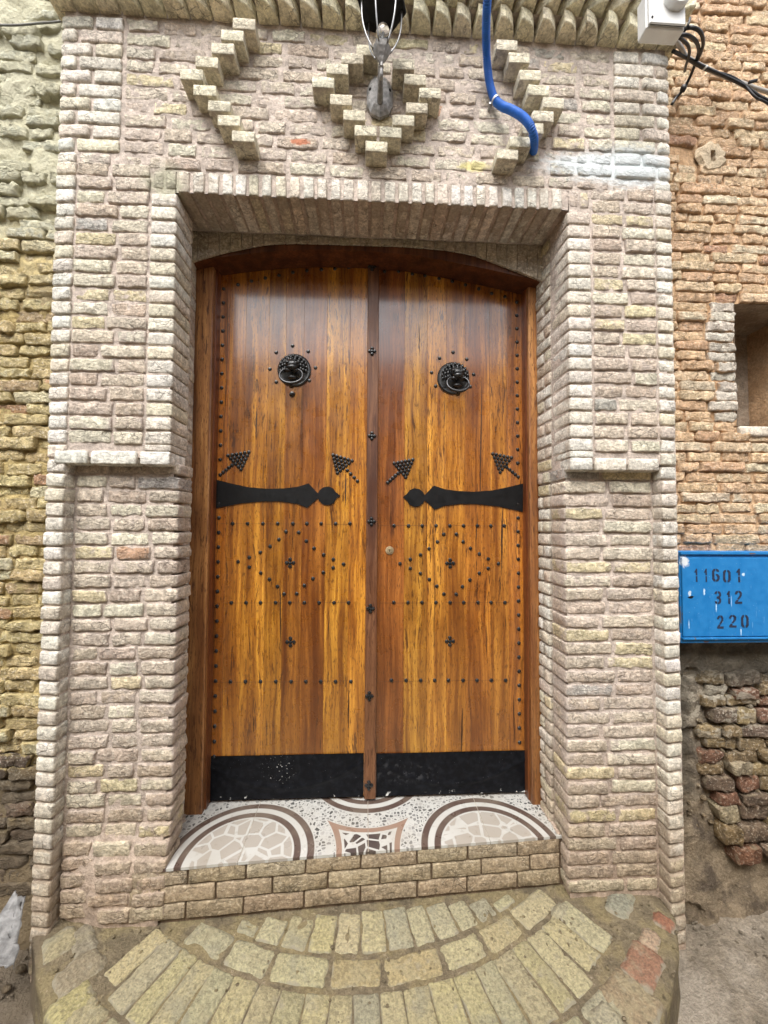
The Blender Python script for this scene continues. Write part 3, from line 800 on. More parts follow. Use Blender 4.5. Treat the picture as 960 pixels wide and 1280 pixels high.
def pyr(mb, x, z, r=.0083, y=.2995, h=.006):
    n = 8; V = [(x+r*math.cos(2*math.pi*i/n), y, z+r*math.sin(2*math.pi*i/n)) for i in range(n)]
    V += [(x+r*.62*math.cos(2*math.pi*i/n), y-h*.75, z+r*.62*math.sin(2*math.pi*i/n)) for i in range(n)]+[(x, y-h, z)]
    mb.add(V, [(i, (i+1) % n, n+(i+1) % n, n+i) for i in range(n)]+[(n+i, n+(i+1) % n, 2*n) for i in range(n)])
q = MB(); pyr(q, 0, 0, y=0); stud_me = q.build('stud', M_iron, smooth='auto'); SM = stud_me.data; bpy.data.objects.remove(stud_me)
DY = .2995
def cl(ox, oy, sc_, l): return [(ox+a/sc_, oy+b/sc_) for a, b in l]
K = 3.692
def leaf(s):
    if s < 0:
        t = thing('door_leaf', 'left varnished plank leaf of the double door, with the dark central batten', 'door', loc=(-.30, .31, .45))
    else:
        t = thing('door_leaf', 'right varnished plank leaf of the double door, with a small round keyhole plate', 'door', loc=(.36, .31, .45))
    L = t.location
    def fin(o): o.location = -L; return o
    if s < 0: pl = [(-.645, -.571, (.34, .125, .018)), (-.571, -.505, AMB), (-.505, -.339, (.46, .200, .026)), (-.339, -.168, (.33, .128, .020)), (-.168, .003, (.50, .225, .030))]
    else: pl = [(.047, .160, (.26, .088, .018)), (.160, .338, (.50, .235, .038)), (.338, .526, (.42, .175, .026)), (.526, .602, (.44, .185, .03)), (.602, .695, (.38, .145, .022))]
    for a, b, c in pl:
        if b-a > .13:
            mid_ = a+(b-a)*R.uniform(.4, .6); seg = [(a, mid_), (mid_, b)]
        else: seg = [(a, b)]
        for (u, v) in seg:
            cx = (u+v)/2
            me = MB().box(u-cx+.00005, v-cx-.00005, -.002, .035, 0, 2.24, .0005).build('plank', M_wood, t, color=(*cvar(c, .10, .04), 1))
            me.location = (cx-L.x, .302+R.uniform(-.0004, .0004)-L.y, .455-L.z)
    def stud(x, z, nm='stud'):
        o = obj(nm, SM, t, (x-L.x, DY-L.y, z-L.z), (0, R.uniform(0, 1), 0)); return o
    def studs(l):
        for p in l: stud(*P(*p, DY))
    def cluster(l, name, r=.0075, y=DY):
        mb = MB()
        for p in l: x, z = P(*p, y); pyr(mb, x, z, r, y)
        fin(mb.build(name, M_iron, t, smooth='auto'))
    def cross(px, py, y=DY, r=.0084):
        mb = MB(); x, z = P(px, py, y); e = .0135
        for dx, dz in ((0, 0), (e, 0), (-e, 0), (0, e), (0, -e)): pyr(mb, x+dx, z+dz*1.05, r if dx or dz else r*.8, y)
        fin(mb.build('stud_cross', M_iron, t, smooth='auto'))
    def arrow(a, b, c, t0, t1, nt_):
        l = []; a, b, c = map(np.array, (a, b, c))
        for i in range(6):
            u = i/5; p0 = a+(c-a)*u; p1 = b+(c-b)*u; n_ = 6-i
            for j in range(n_): l.append(tuple(p0+(p1-p0)*(j/max(1, n_-1))))
        for j in range(nt_): l.append(tuple(np.array(t0)+(np.array(t1)-np.array(t0))*j/(nt_-1)))
        o = l
        cluster(o, 'stud_arrow', .0082)
    if s < 0:
        xs, z0, z1 = -.600, 2.533, .621; strap = (1.64, 1.77); yb = cl(220, 530, K, [(198, 436)])
        n_ = 33
        for i in range(n_):
            z = z0+(z1-z0)*i/(n_-1)
            if not (1.655 < z < 1.80): stud(xs, z)
        studs(cl(220, 290, K, [(286, 243), (348, 226), (412, 212), (475, 199), (539, 186), (604, 178), (671, 173), (733, 169), (797, 163)]))
        studs(cl(220, 530, K, [(v, 460) for v in (261, 330, 401, 469, 539, 604, 670, 737, 803)]+[(v, 825) for v in (255, 323, 390, 459, 525, 592, 660, 729, 796)]))
        studs(cl(220, 770, K, [(v, 303) for v in (251, 320, 390, 460, 531, 599, 668, 736, 807)]))
        studs(cl(220, 530, K, [(507, 497), (566, 501), (475, 533), (601, 541), (434, 565), (637, 574), (389, 593), (681, 604), (338, 616), (726, 625), (286, 636), (773, 647), (338, 661), (725, 664), (391, 688), (680, 686), (431, 717), (632, 714), (468, 750), (592, 746), (498, 785), (557, 784)]))
        cross(220+526/K, 530+641/K); cross(220+528/K, 770+120/K)
        arrow(*cl(220, 530, K, [(240, 146), (336, 130), (300, 210), (258, 190), (204, 235)]), 5)
        arrow(*cl(220, 530, K, [(725, 143), (812, 170), (745, 226), (790, 214), (838, 264)]), 4)
        lines = [(-.60, -.01, 655), (-.60, -.01, 753.5), (-.60, -.01, 852)]
    else:
        xs, z0, z1 = .645, 2.518, .652; n_ = 33
        for i in range(n_):
            z = z0+(z1-z0)*i/(n_-1)
            if not (1.655 < z < 1.80): stud(xs, z)
        studs(cl(440, 290, K, [(150, 181), (215, 181), (278, 193), (337, 201), (402, 214), (463, 227), (524, 243), (585, 262), (645, 283), (706, 299)]))
        studs(cl(440, 530, K, [(v, 470) for v in (194, 261, 324, 388, 452, 515, 579, 641, 703)]+[(v, 824) for v in (193, 258, 323, 387, 453, 516, 582, 642, 706)]))
        studs(cl(440, 770, K, [(v, 297) for v in (182, 249, 317, 382, 445, 513, 577, 643, 709)]))
        studs(cl(440, 530, K, [(424, 509), (482, 509), (394, 544), (513, 544), (356, 576), (547, 574), (316, 604), (588, 600), (269, 625), (629, 623), (222, 645), (676, 645), (269, 667), (629, 667), (316, 690), (588, 689), (357, 718), (544, 720), (392, 749), (510, 751), (424, 785), (481, 786)]))
        cross(440+453/K, 530+643/K); cross(440+452/K, 770+117/K)
        arrow(*cl(440, 530, K, [(195, 182), (281, 165), (248, 246), (213, 227), (165, 271)]), 5)
        arrow(*cl(440, 530, K, [(650, 138), (736, 156), (684, 223), (715, 200), (767, 244)]), 5)
        lines = [(.05, .645, 657), (.05, .645, 753.5), (.05, .645, 851)]
    for a, b, py in lines:
        z = P(365 if s < 0 else 560, py, DY)[1]
        fin(MB().box(a, b, .2998, .301, z-.0005, z+.0005).build('scribed_line', M_line, t))
    # strap hinge
    raw = [(178, 255), (250, 273), (330, 291), (420, 299), (500, 297), (560, 290), (612, 274), (655, 320), (663, 305), (680, 292), (705, 288), (726, 298), (738, 315), (757, 330), (738, 347), (726, 365), (705, 374), (680, 372), (663, 358), (655, 343), (605, 386), (560, 368), (480, 357), (400, 357), (300, 366), (178, 390)]
    h = [P(*p, .297) for p in cl(220, 530, K, raw)]
    if s > 0:
        zr = P(220+700/K, 530+331/K, .297)[1]; zt = P(440+320/K, 530+339/K, .297)[1]
        h = [(.0465-x+.0, z+(zt-zr)) for x, z in h]
    if s < 0: h = h[::-1]
    fin(MB().prism(h, .2955, .3005).build('strap_hinge', M_flat, t))
    # kick plate
    a, b = (-.623, -.002) if s < 0 else (.050, .668)
    k0, k1 = .452, (.625 if s < 0 else .622)
    q = Sheet()
    def emb(p):
        x = (p[..., 0]-(a+b)/2)/(b-a)*2; z = (p[..., 2]-k0)/(k1-k0)
        c = np.abs(z-(.25+.55*x*x)); return .0035*np.exp(-(c/.05)**2)
    field(q, (a, .2965, k0), XA, ZA, NF, b-a, k1-k0, .005, .0012, 12, emb, 4)
    pl_ = q.build('kick_plate', M_kick, t); fin(pl_)
    # mends and cracks: filled splits in the boards
    def crack(pts, wd):
        mb = MB(); P0 = [P(*p, .2995) for p in pts]; n_ = 9; Lf, Rt = [], []
        for i in range(n_):
            u = i/(n_-1); x = P0[0][0]+(P0[1][0]-P0[0][0])*u+R.uniform(-.0009, .0009); z = P0[0][1]+(P0[1][1]-P0[0][1])*u
            hw_ = wd*math.sin(math.pi*min(.97, max(.03, u)))**.7*R.uniform(.6, 1)
            Lf.append((x-hw_, z)); Rt.append((x+hw_, z))
        mb.prism(Lf+Rt[::-1], .2995, .301); fin(mb.build('filled_crack', M_crack, t))
    cr = {-1: [((320, 515), (320, 550), .003), ((424, 455), (424, 475), .002), ((432, 592), (432, 632), .0035), ((350, 725), (351, 818), .003), ((284, 350), (284, 455), .0018), ((436, 850), (436, 925), .0028), ((317, 895), (317, 915), .0025), ((284, 870), (285, 888), .002), ((411, 762), (411, 800), .002), ((329, 570), (329, 690), .0014), ((272, 635), (271, 700), .0012)],
          1: [((602, 470), (600, 640), .0026), ((597, 640), (594, 690), .0022), ((628, 632), (627, 720), .0042), ((625, 720), (625, 744), .0028), ((578, 885), (577, 942), .0042), ((524, 405), (524, 445), .0022), ((525, 475), (524, 490), .002), ((642, 868), (643, 930), .0028), ((556, 498), (556, 530), .0018), ((608, 780), (608, 822), .0018), ((545, 640), (544, 672), .0016), ((643, 510), (642, 536), .002)]}[s]
    for a_, b_, wd in cr: crack((a_, b_), wd)
    # knocker
    kx, kz = P(367.5, 462, .29) if s < 0 else P(567, 472, .29)
    kp = fin(MB().lathe([(.068, 0), (.069, -.004), (.064, -.009), (.057, -.008), (.048, -.012), (.0005, -.016)], (kx, .2995, kz), 'y', 40).build('knocker', M_iron, t, smooth='auto'))
    tl = -.004 if s < 0 else .010
    ring = MB()
    for rw, (rr0, nn) in enumerate(((.054, 13), (.043, 10), (.033, 8))):      # locks of the mane in three rows
        for i in range(nn):
            a = rad(195-210*i/(nn-1))
            lump(ring, (kx+tl*.5+rr0*math.cos(a), .284-rw*.005, kz+.006+rr0*.92*math.sin(a)), (.0065, .006, .0085), 30+i+rw*20, n=8)
    ring.build('mane', M_iron, kp, smooth=True)
    hd = MB()
    lump(hd, (kx+tl, .272, kz+.014), (.028, .020, .020), 5); lump(hd, (kx+tl, .256, kz-.004), (.021, .016, .012), 6)
    lump(hd, (kx+tl-.017, .258, kz+.016), (.011, .008, .005), 7); lump(hd, (kx+tl+.017, .258, kz+.016), (.011, .008, .005), 8)
    lump(hd, (kx+tl-.013, .262, kz-.014), (.014, .010, .009), 9); lump(hd, (kx+tl+.013, .262, kz-.014), (.014, .010, .009), 10)
    lump(hd, (kx+tl, .270, kz-.040), (.018, .012, .008), 11)
    hd.build('lion_head', M_iron, kp, smooth=True)
    M_ring = bpy.data.materials.get('worn_iron') or plain_mat('worn_iron', (.05, .05, .052), .28, .6, 80, .001, .3)
    rg = []
    for i in range(33):
        a = math.pi/2+rad(14)+rad(332)*i/32
        rg.append((kx+tl+.046*math.cos(a), .250+.012*math.sin(a)+.002, kz-.038+.037*math.sin(a)-.010*max(0, math.sin(a))**6))
    rm = MB().tube(rg, [.0040+.0022*max(0, -math.sin(math.pi/2+rad(14)+rad(332)*i/32)) for i in range(33)], 10)
    rm.build('ring', M_ring, kp, smooth=True)
    MB().lathe([(.010, 0), (.010, -.006), (.006, -.014), (.001, -.016)], (kx+tl, .262, kz-.080), 'y', 10).build('striker', M_iron, kp, smooth='auto')
    if s < 0:
        l = [(440, 118), (243, 197), (628, 186), (166, 397), (714, 380), (243, 552), (640, 535)]; studs(cl(320, 420, 9.6, l))
        mb = MB(); x, z = P(320+435/9.6, 420+700/9.6, DY); pyr(mb, x, z, .013, DY, .012); fin(mb.build('striker_stud', M_iron, t, smooth='auto'))
    else:
        l = [(445, 100), (284, 170), (610, 183), (187, 343), (692, 365), (235, 505), (652, 512)]; studs(cl(520, 430, 9.6, l))
    if s < 0:
        # covering batten with stud crosses
        bt = MB().box(-.0235, .0235, 0, .03, 0, 2.235, .0025).build('batten', M_old, t, color=(.17, .075, .035, 1)); bt.location = (.0245-L.x, .281-L.y, .450-L.z)
        for px, py in cl(220, 290, K, [(905, 160), (905, 550)])+cl(220, 530, K, [(904, 55), (902, 450), (897, 852)])+cl(220, 770, K, [(892, 370), (890, 782)]):
            mb = MB(); x, z = P(px, py, .28); e = .0105
            for dx, dz in ((0, 0), (e, 0), (-e, 0), (0, e), (0, -e)): pyr(mb, x+dx, z+dz*1.15, .0080, .2805, .0075)
            fin(mb.build('stud_cross', M_iron, t, smooth='auto'))
    else:
        kx, kz = P(487, 688, .30)
        kp = fin(MB().lathe([(.0175, 0), (.0165, -.003), (.010, -.004), (.009, -.007), (.0005, -.007)], (kx, .3, kz), 'y', 20).build('keyhole_plate', plain_mat('dull_brass', (.42, .33, .20), .45, .6), t, smooth='auto'))
        MB().box(kx-.0016, kx+.0016, .2925, .296, kz-.005, kz+.004).build('key_slot', M_flat, kp)
    return t

T = NT('kick_plate_metal'); pos = T.pos()
c = T.mix(T.ramp(T.noise(pos, 40, 5), .4, .7), (.003, .0035, .005), (.008, .009, .012))
nzc = T.noise(pos, 170, 3, .5)
px_, pz_ = P(350, 962, .30); pm = T.blob(pos, (px_, .3, pz_), (.07, .1, .045), .4, T.noise(pos, 20, 2))
c = T.mix(T.math('MULTIPLY', pm, T.ramp(nzc, .68, .70)), c, (.7, .7, .68))
px_, pz_ = P(505, 965, .30); pm = T.blob(pos, (px_, .3, pz_), (.12, .1, .04), .5, T.noise(pos, 20, 2))
c = T.mix(T.math('MULTIPLY', pm, T.ramp(T.noise(pos, 60, 5), .52, .7, 0, .08)), c, (.35, .35, .36))
sz = T.n('ShaderNodeSeparateXYZ'); T.set(sz.inputs[0], pos)
c = T.mix(T.math('MULTIPLY', T.ramp(sz.outputs[2], .472, .458), T.ramp(T.noise(pos, 28, 4), .62, .66)), c, (.6, .6, .57))
c = T.mix(T.ramp(T.noise(pos, 260, 2), .75, .77), c, (.4, .4, .4))
M_kick = T.fin(c, T.ramp(T.noise(pos, 25, 4), .3, .7, .32, .62), T.bump(T.noise(pos, 60, 4), .001), Specular_IOR_Level=.16)
M_line = plain_mat('scribed_groove', (.10, .04, .012), .5)
M_crack = plain_mat('dark_crack', (.030, .010, .004), .5, 0, 90, .001)
leaf(-1); leaf(1)

# ------------------------------------------------------------------ tiled landing and step
TS = .43; ZT = .44
T = NT('printed_tile')
uv = T.n('ShaderNodeUVMap').outputs[0]; s3 = T.n('ShaderNodeSeparateXYZ'); T.set(s3.inputs[0], uv)
U, Vv = s3.outputs[0], s3.outputs[1]
def wrap(x, o):                                                # distance to the nearest lattice point o + 2k
    m_ = T.math('PINGPONG', T.math('SUBTRACT', x, o), 1.0); return m_
def hyp(a, b): return T.math('SQRT', T.math('ADD', T.math('MULTIPLY', a, a), T.math('MULTIPLY', b, b)))
u0, v0, u1, v1 = wrap(U, 0.), wrap(Vv, 0.), wrap(U, 1.), wrap(Vv, 1.)
rc = T.math('MINIMUM', hyp(u0, v0), hyp(u1, v1))
def sq_(a, b):
    g1 = T.math('DIVIDE', a, T.math('MULTIPLY_ADD', T.math('MULTIPLY', b, b), .85, .26))
    g2 = T.math('DIVIDE', b, T.math('MULTIPLY_ADD', T.math('MULTIPLY', a, a), .85, .26)); return T.math('MAXIMUM', g1, g2)
gs = T.math('MINIMUM', sq_(u1, v0), sq_(u0, v1))
def vor(scale, feat):
    q = T.n('ShaderNodeTexVoronoi', feature=feat); T.set(q.inputs['Vector'], uv); q.inputs['Scale'].default_value = scale; q.inputs['Randomness'].default_value = .85; return q
e1 = vor(30, 'DISTANCE_TO_EDGE').outputs['Distance']; f1 = vor(30, 'F1').outputs['Color']
e2 = vor(7.5, 'DISTANCE_TO_EDGE').outputs['Distance']
e3 = vor(11, 'DISTANCE_TO_EDGE').outputs['Distance']
sep = T.n('ShaderNodeSeparateColor'); T.set(sep.inputs[0], f1)
peb = T.mix(T.ramp(sep.outputs[0], .1, .9), (.07, .07, .07), (.42, .41, .39))
WH = (.48, .475, .445)
c = T.mix(T.ramp(e1, .10, .17), WH, peb)
DK = (.085, .055, .045)
lt = lambda x, th: T.ramp(x, th-.004, th+.004, 1, 0)
cob = T.mix(T.ramp(e2, .055, .075), WH, (.35, .32, .28))
dkc = T.mix(T.ramp(e3, .07, .09), WH, (.055, .040, .038))
c = T.mix(lt(rc, .585), c, WH)
c = T.mix(lt(rc, .575), c, DK); c = T.mix(lt(rc, .520), c, WH); c = T.mix(lt(rc, .468), c, DK); c = T.mix(lt(rc, .415), c, WH); c = T.mix(lt(rc, .400), c, cob)
c = T.mix(lt(gs, 1.0), c, WH); c = T.mix(lt(gs, .97), c, (.26, .165, .12)); c = T.mix(lt(gs, .80), c, WH); c = T.mix(lt(gs, .72), c, dkc)
pos = T.pos()
c = T.mix(T.ramp(T.noise(pos, 7, 5), .35, .75, 0, .30), c, (.30, .26, .20))
c = T.mix(T.ramp(T.noise(pos, 45, 5, .7), .56, .72, 0, .4), c, (.24, .20, .15))
M_tile = T.fin(c, T.ramp(T.noise(pos, 18, 3), .3, .7, .25, .5), T.bump(T.noise(pos, 30, 3), .0006, .5), Specular_IOR_Level=.45)
land = thing('tiled_landing', 'patterned ceramic tile landing with ring and pebble print in front of the door', 'tile floor', loc=(.02, .15, .43))
L = land.location
cx0, cy0 = .0165, .040                                         # a lattice point: u=1 at x=cx0 ; v=0 at y=cy0
def edge_y(x): return .0105+(x+.643)*.0560
def left_x(y): return -.655-.035*y/.24
for i in range(-2, 3):
    for j in range(0, 2):
        x0, x1 = cx0+i*TS, cx0+(i+1)*TS
        y0 = cy0+(j-.0)*TS if j else -1; y1 = cy0+(j+1)*TS if j == 0 else .36
        if j == 1: continue
        x0c, x1c = max(x0, -.71), min(x1, .712)
        if x1c-x0c < .01: continue
        g_ = .0012; ya0, ya1 = edge_y(x0c), edge_y(x1c); yb = .345
        xfl = max(x0c+g_, -.652)
        V = [(xfl, ya0, ZT), (x1c-g_, ya1, ZT), (x1c-g_, yb, ZT), (x0c+g_, yb, ZT)]
        V += [(a, b, ZT-.009) for a, b, _ in V]
        me = mesh('tile', V, [(0, 1, 2, 3), (0, 4, 5, 1), (1, 5, 6, 2), (2, 6, 7, 3), (3, 7, 4, 0)], M_tile)
        ul = me.uv_layers.new(name='UVMap')
        for lp in me.loops:
            vx = V[lp.vertex_index]; ul.data[lp.index].uv = (1+(vx[0]-cx0)/TS, (vx[1]-cy0)/TS)
        o = obj('tile', me, land); o.location = -L
o = MB().prism([(-.69, .425), (.71, .425), (.71, .4335), (-.69, .4335)], .10, .345).build('tile_bed', mortar_mat('pale_grout', (.55, .53, .48), False, .5), land); o.location = -L
V = [(-.655, edge_y(-.69)+.002, .4385), (.715, edge_y(.715)+.002, .4385), (.715, .345, .4385), (-.69, .345, .4385)]
o = obj('grout', mesh('grout', V, [(0, 1, 2, 3)], bpy.data.materials['pale_grout']), land); o.location = -L
q = MB()
for i in range(14):
    y = .03+i*.016; lump(q, (left_x(y)+.006+R.uniform(-.004, .004), y, ZT), (.012, .012, .006), i+90, n=8)
    y = .10+i*.010; lump(q, (.706+R.uniform(-.003, .003), y, ZT), (.008, .01, .005), i+120, n=8)
o = q.build('mortar_fillet', M_mortar, land, smooth=True); o.location = -L; o['kind'] = 'stuff'

st = thing('door_step', 'step riser of three courses of beige rectangular bricks below the patterned tiles', 'step', loc=(0, .05, .265))
L = st.location
ang = math.atan(.0560)
def edge2(x): return edge_y(x)+.001
A = np.array([-.76, edge_y(-.76), 0]); dvec = np.array([math.cos(ang), math.sin(ang), 0])
m = Sheet(); field(m, (A[0], A[1]+.009, .24), dvec, ZA, (math.sin(ang), -math.cos(ang), 0), 1.48, .192, .008, .0012, 30)
o = m.build('mortar', M_stepm, st); o.location = -L
for r_ in range(3):
    zc = .434-.0265-r_*.0545
    xs_ = -.745+(0, -.10, -.02)[r_]
    while xs_ < .70:
        wd = R.uniform(.175, .198)
        a, b = max(xs_, -.75), min(xs_+wd, .705)
        if b-a > .02:
            xc = (a+b)/2
            brick(st, xc-L.x, edge2(xc)-L.y, zc-L.z, (b-a)-.006, .0485, .03, .0035, .0018, .0014, face=ang, mat=M_step, pal='step', a=1, nx=10, nz=6, tilt=.004)
        xs_ += wd

# ------------------------------------------------------------------ paved platform
plat = tag(obj('platform', None, loc=(0, -.2, .2)), kind='structure')
L = plat.location
outl = [(-1.035, .12), (-1.035, .0), (-.95, -.09), (-.815, -.225), (-.66, -.34), (-.42, -.44), (0, -.49), (.40, -.45), (.62, -.385), (.79, -.285), (.87, -.215), (.97, -.12), (1.035, -.03), (1.04, .12)]
ZP = .262
def inside(x, y):
    x, y = np.asarray(x), np.asarray(y); c_ = np.zeros(x.shape, bool)
    n_ = len(outl)
    for i in range(n_):
        (x1, y1), (x2, y2) = outl[i], outl[(i+1) % n_]
        if y1 == y2: continue
        c_ ^= ((y1 > y) != (y2 > y)) & (x < (x2-x1)*(y-y1)/(y2-y1)+x1)
    return c_
# polar style grid: rings from outline to the centre so that the rim is exact
ctr = np.array([0, .10]); nr = 70; rim_pts = []
for (a, b) in zip(outl[:-1], outl[1:]):
    n_ = max(2, int(math.dist(a, b)/.012))
    for i in range(n_): rim_pts.append((a[0]+(b[0]-a[0])*i/n_, a[1]+(b[1]-a[1])*i/n_))
rim_pts.append(outl[-1]); rim_pts = np.array(rim_pts); n_ = len(rim_pts)
rows_ = []
for k in range(nr+1):
    t_ = k/nr; p = ctr*(1-t_)+rim_pts*t_
    z = np.full(n_, ZP); pp = np.concatenate([p, z[:, None]], 1)
    pp[:, 2] += .0030*fbm(pp, 22, 15, 4)-.010*max(0, (t_-.965)/.035)**2
    rows_.append(pp)
for zz, inn in ((.23, 0), (.18, .004), (.12, 0), (.06, -.01)):
    pp = np.concatenate([rim_pts*(1)+0, np.full((n_, 1), zz)], 1); pp[:, :2] += (.006*fbm(pp, 18, 16, 3))[:, None]; pp[:, :2] = ctr+(pp[:, :2]-ctr)*(1-inn)
    rows_.append(pp)
Vp = np.concatenate(rows_); I = np.arange(len(Vp)).reshape(len(rows_), n_)
Q = np.stack([I[:-1, :-1], I[1:, :-1], I[1:, 1:], I[:-1, 1:]], -1).reshape(-1, 4)
sh = Sheet(); sh.chunks.append((Vp, Q))
M_plat = mortar_mat('platform_mortar', (.27, .24, .175), False, 1.9, (.315, .28, .175), 9)
o = sh.build('platform_bed', M_plat, plat); o.location = -L

T = NT('worn_paving_stone'); pos = T.pos(); oi = T.n('ShaderNodeObjectInfo')
tc = T.n('ShaderNodeTexCoord').outputs['Object']
big = T.noise(pos, 16, 4, .6); mid = T.noise(pos, 75, 5, .7); fine = T.noise(pos, 330, 3)
gr = T.noise(T.vmath('ADD', T.vmath('MULTIPLY', tc, (1, .16, 1)), T.vmath('MULTIPLY', oi.outputs['Location'], (7, 7, 7))), 130, 4, .6)
c = oi.outputs['Color']
c = T.mix(1.0, c, T.mix(T.ramp(gr, .3, .7), (.68, .68, .68), (1.25, 1.25, 1.2)), 'MULTIPLY')
c = T.mix(T.ramp(big, .50, .66, 0, .45), c, (.31, .27, .165))
c = T.mix(T.ramp(T.noise(pos, 9, 4), .55, .68, 0, .5), c, (.225, .215, .16))
c = T.mix(T.ramp(mid, .56, .68, 0, .4), c, (.42, .38, .27))
c = T.mix(T.ramp(mid, .46, .34, 0, .6), c, (.11, .095, .065))
at = T.n('ShaderNodeAttribute', attribute_name='rim')
sm = T.math('ADD', T.math('MULTIPLY', at.outputs['Fac'], .5), T.math('MULTIPLY_ADD', T.noise(pos, 26, 4), 2.0, -1.15))
c = T.mix(T.ramp(sm, .0, .45, 0, .9), c, (.27, .24, .175))
h = T.math('ADD', T.math('MULTIPLY', gr, .8), T.math('ADD', mid, T.math('MULTIPLY', fine, .2)))
M_pave = T.fin(c, .85, T.bump(h, .0045), Specular_IOR_Level=.3)

RC = np.array([0.0, .95])
def stone(rm, ang_, len_, wid, color=None, name='paving_stone', rr=.007, wob=.003, lift=.0):
    """a stone lying flat: radial length len_, width wid, at radius rm and angle ang_ (0 = towards camera)"""
    SEED[0] += 1
    x, y = RC[0]+rm*math.sin(ang_), RC[1]-rm*math.cos(ang_)
    me = brick_mesh(wid, len_, .03, rr, .0030, wob, 8, 10, SEED[0], M_pave, 0, name)
    # mesh front (-Y) turned up (+Z): rotate about X by -90 deg
    o = obj(name, me, plat, (x-L.x, y-L.y, ZP+.0038+lift+R.uniform(-.0012, .0014)-L.z), (rad(-90), 0, 0), color or pick('pave', 1))
    o.rotation_euler = (Matrix.Rotation(ang_+R.uniform(-.02, .02), 3, 'Z') @ Matrix.Rotation(rad(-90), 3, 'X')).to_euler()
    return o
def xa_of(px, py, z=ZP):
    d = cf+cr*(px-480)/F-cu*(py-640)/F; p = CAM+d*(z-CAM[2])/d[2]; v = p[:2]-RC
    return math.atan2(v[0], -v[1]), float(np.linalg.norm(v))
a = -.40
while a < .46:                                                # inner ring
    wd = R.uniform(.064, .084); aw = wd/.98
    ro = 1.050; ri = .885
    yst = edge_y(RC[0]+.93*math.sin(a+aw/2)); ri = max(ri, (RC[1]-yst+.018)/math.cos(a+aw/2))
    if ro-ri > .03: stone((ri+ro)/2, a+aw/2, ro-ri-.002, wd-.003)
    a += aw
a = -.52
while a < .56:                                                # tangential ring
    wd = R.uniform(.13, .17); aw = (wd+.008)/1.098
    stone(1.098, a+aw/2, .078, wd, rr=.010)
    a += aw
a = -.72
while a < .74:                                                # long outer ring
    wd = R.uniform(.062, .080); aw = (wd+.002)/1.23
    m_ = a+aw/2; ri, ro = 1.148, 1.325
    if abs(m_) > .55: ro = min(ro, 1.30)
    x, y = RC[0]+ri*math.sin(m_), RC[1]-ri*math.cos(m_)
    ok = y < (.0 if x < 0 else .035)
    if ok: stone((ri+ro)/2, m_, ro-ri, wd-.001, rr=.006)
    a += aw
a = -.60
while a < .46:                                                # ring in front of the camera's foot
    wd = R.uniform(.10, .165); aw = (wd+.008)/1.37
    stone(1.37, a+aw/2, .075, wd, rr=.012); a += aw
for (px, py, ln, wd, c_) in [(829, 1152, .07, .065, (.23, .105, .065)), (812, 1176, .06, .09, (.32, .23, .16)), (803, 1207, .095, .14, (.24, .13, .085)), (788, 1248, .13, .13, (.25, .19, .12)), (758, 1275, .07, .09, (.30, .27, .19)),
                             (75, 1180, .09, .10, (.27, .23, .14)), (100, 1215, .12, .10, (.23, .19, .13)), (90, 1255, .10, .09, (.32, .28, .14)), (105, 1175, .07, .12, (.21, .18, .13)), (775, 1128, .08, .13, (.22, .21, .16)), (700, 1140, .05, .09, (.28, .25, .17))]:
    a_, r_ = xa_of(px, py); stone(r_, a_, ln, wd, (*c_, 1), rr=.018, wob=.006, lift=.0035, name='edge_stone')
q = MB()
for i in range(420):
    x, y = R.uniform(-1.02, 1.02), R.uniform(-.42, .04)
    if not inside(np.array([x]), np.array([y]))[0] or y > edge_y(x)-.01: continue
    if abs(x) < .62 and R.random() < .6: continue
    lump(q, (x, y, ZP+.004), (R.uniform(.002, .007), R.uniform(.002, .007), R.uniform(.001, .004)), i, n=6)
o = q.build('grit', M_plat, plat, smooth=True); o.location = -L; o['kind'] = 'stuff'

# ------------------------------------------------------------------ blue meter box
X0, Z1 = P(851, 690, .065); _, Z0 = P(851, 805, .065); X1 = X0+.56
bx = thing('meter_box', 'blue painted metal meter box stencilled 11601, 312 and 220 on the right wall', 'meter box', loc=((X0+X1)/2, .15, Z0))
L = bx.location
T = NT('blue_paint'); pos = T.pos(); n_ = T.noise(pos, 30, 4)
c = T.mix(T.ramp(n_, .3, .7), (.008, .155, .42), (.014, .185, .47))
def bp(px, py): return P(px, py, .065)
for (px, py, rx, rz_, cc) in [(856, 702, .013, .020, (.62, .66, .70)), (895, 758, .002, .020, (.45, .62, .8)), (926, 790, .002, .014, (.5, .65, .8)), (880, 740, .003, .012, (.5, .65, .8)), (861, 780, .0015, .016, (.45, .62, .8)), (929, 718, .005, .006, (.5, .65, .8)), (862, 742, .005, .010, (.5, .6, .7)), (897, 800, .006, .003, (.5, .65, .8)), (914, 752, .0012, .02, (.35, .5, .75)), (885, 803, .010, .002, (.14, .08, .05)), (940, 692, .012, .002, (.16, .10, .07)), (868, 798, .002, .008, (.12, .10, .09)), (853, 770, .002, .03, (.10, .12, .16))]:
    x, z = bp(px, py); c = T.mix(T.blob(pos, (x, .065, z), (rx, .1, rz_), .35, T.noise(pos, 120, 3)), c, cc)
c = T.mix(T.ramp(T.noise(T.vmath('MULTIPLY', pos, (1, 1, .15)), 90, 3), .66, .72, 0, .35), c, (.20, .42, .68))
c = T.mix(T.ramp(T.noise(pos, 190, 2), .72, .75), c, (.4, .55, .7))
M_blue = T.fin(c, T.ramp(n_, .3, .7, .38, .6), T.bump(T.noise(pos, 12, 3), .003, .4), Specular_IOR_Level=.4)
o = MB().box(X0, X1, .072, .19, Z0, Z1, .002).build('case', M_blue, bx); o.location = -L
zb = bp(851, 796)[1]; zt = bp(851, 697)[1]
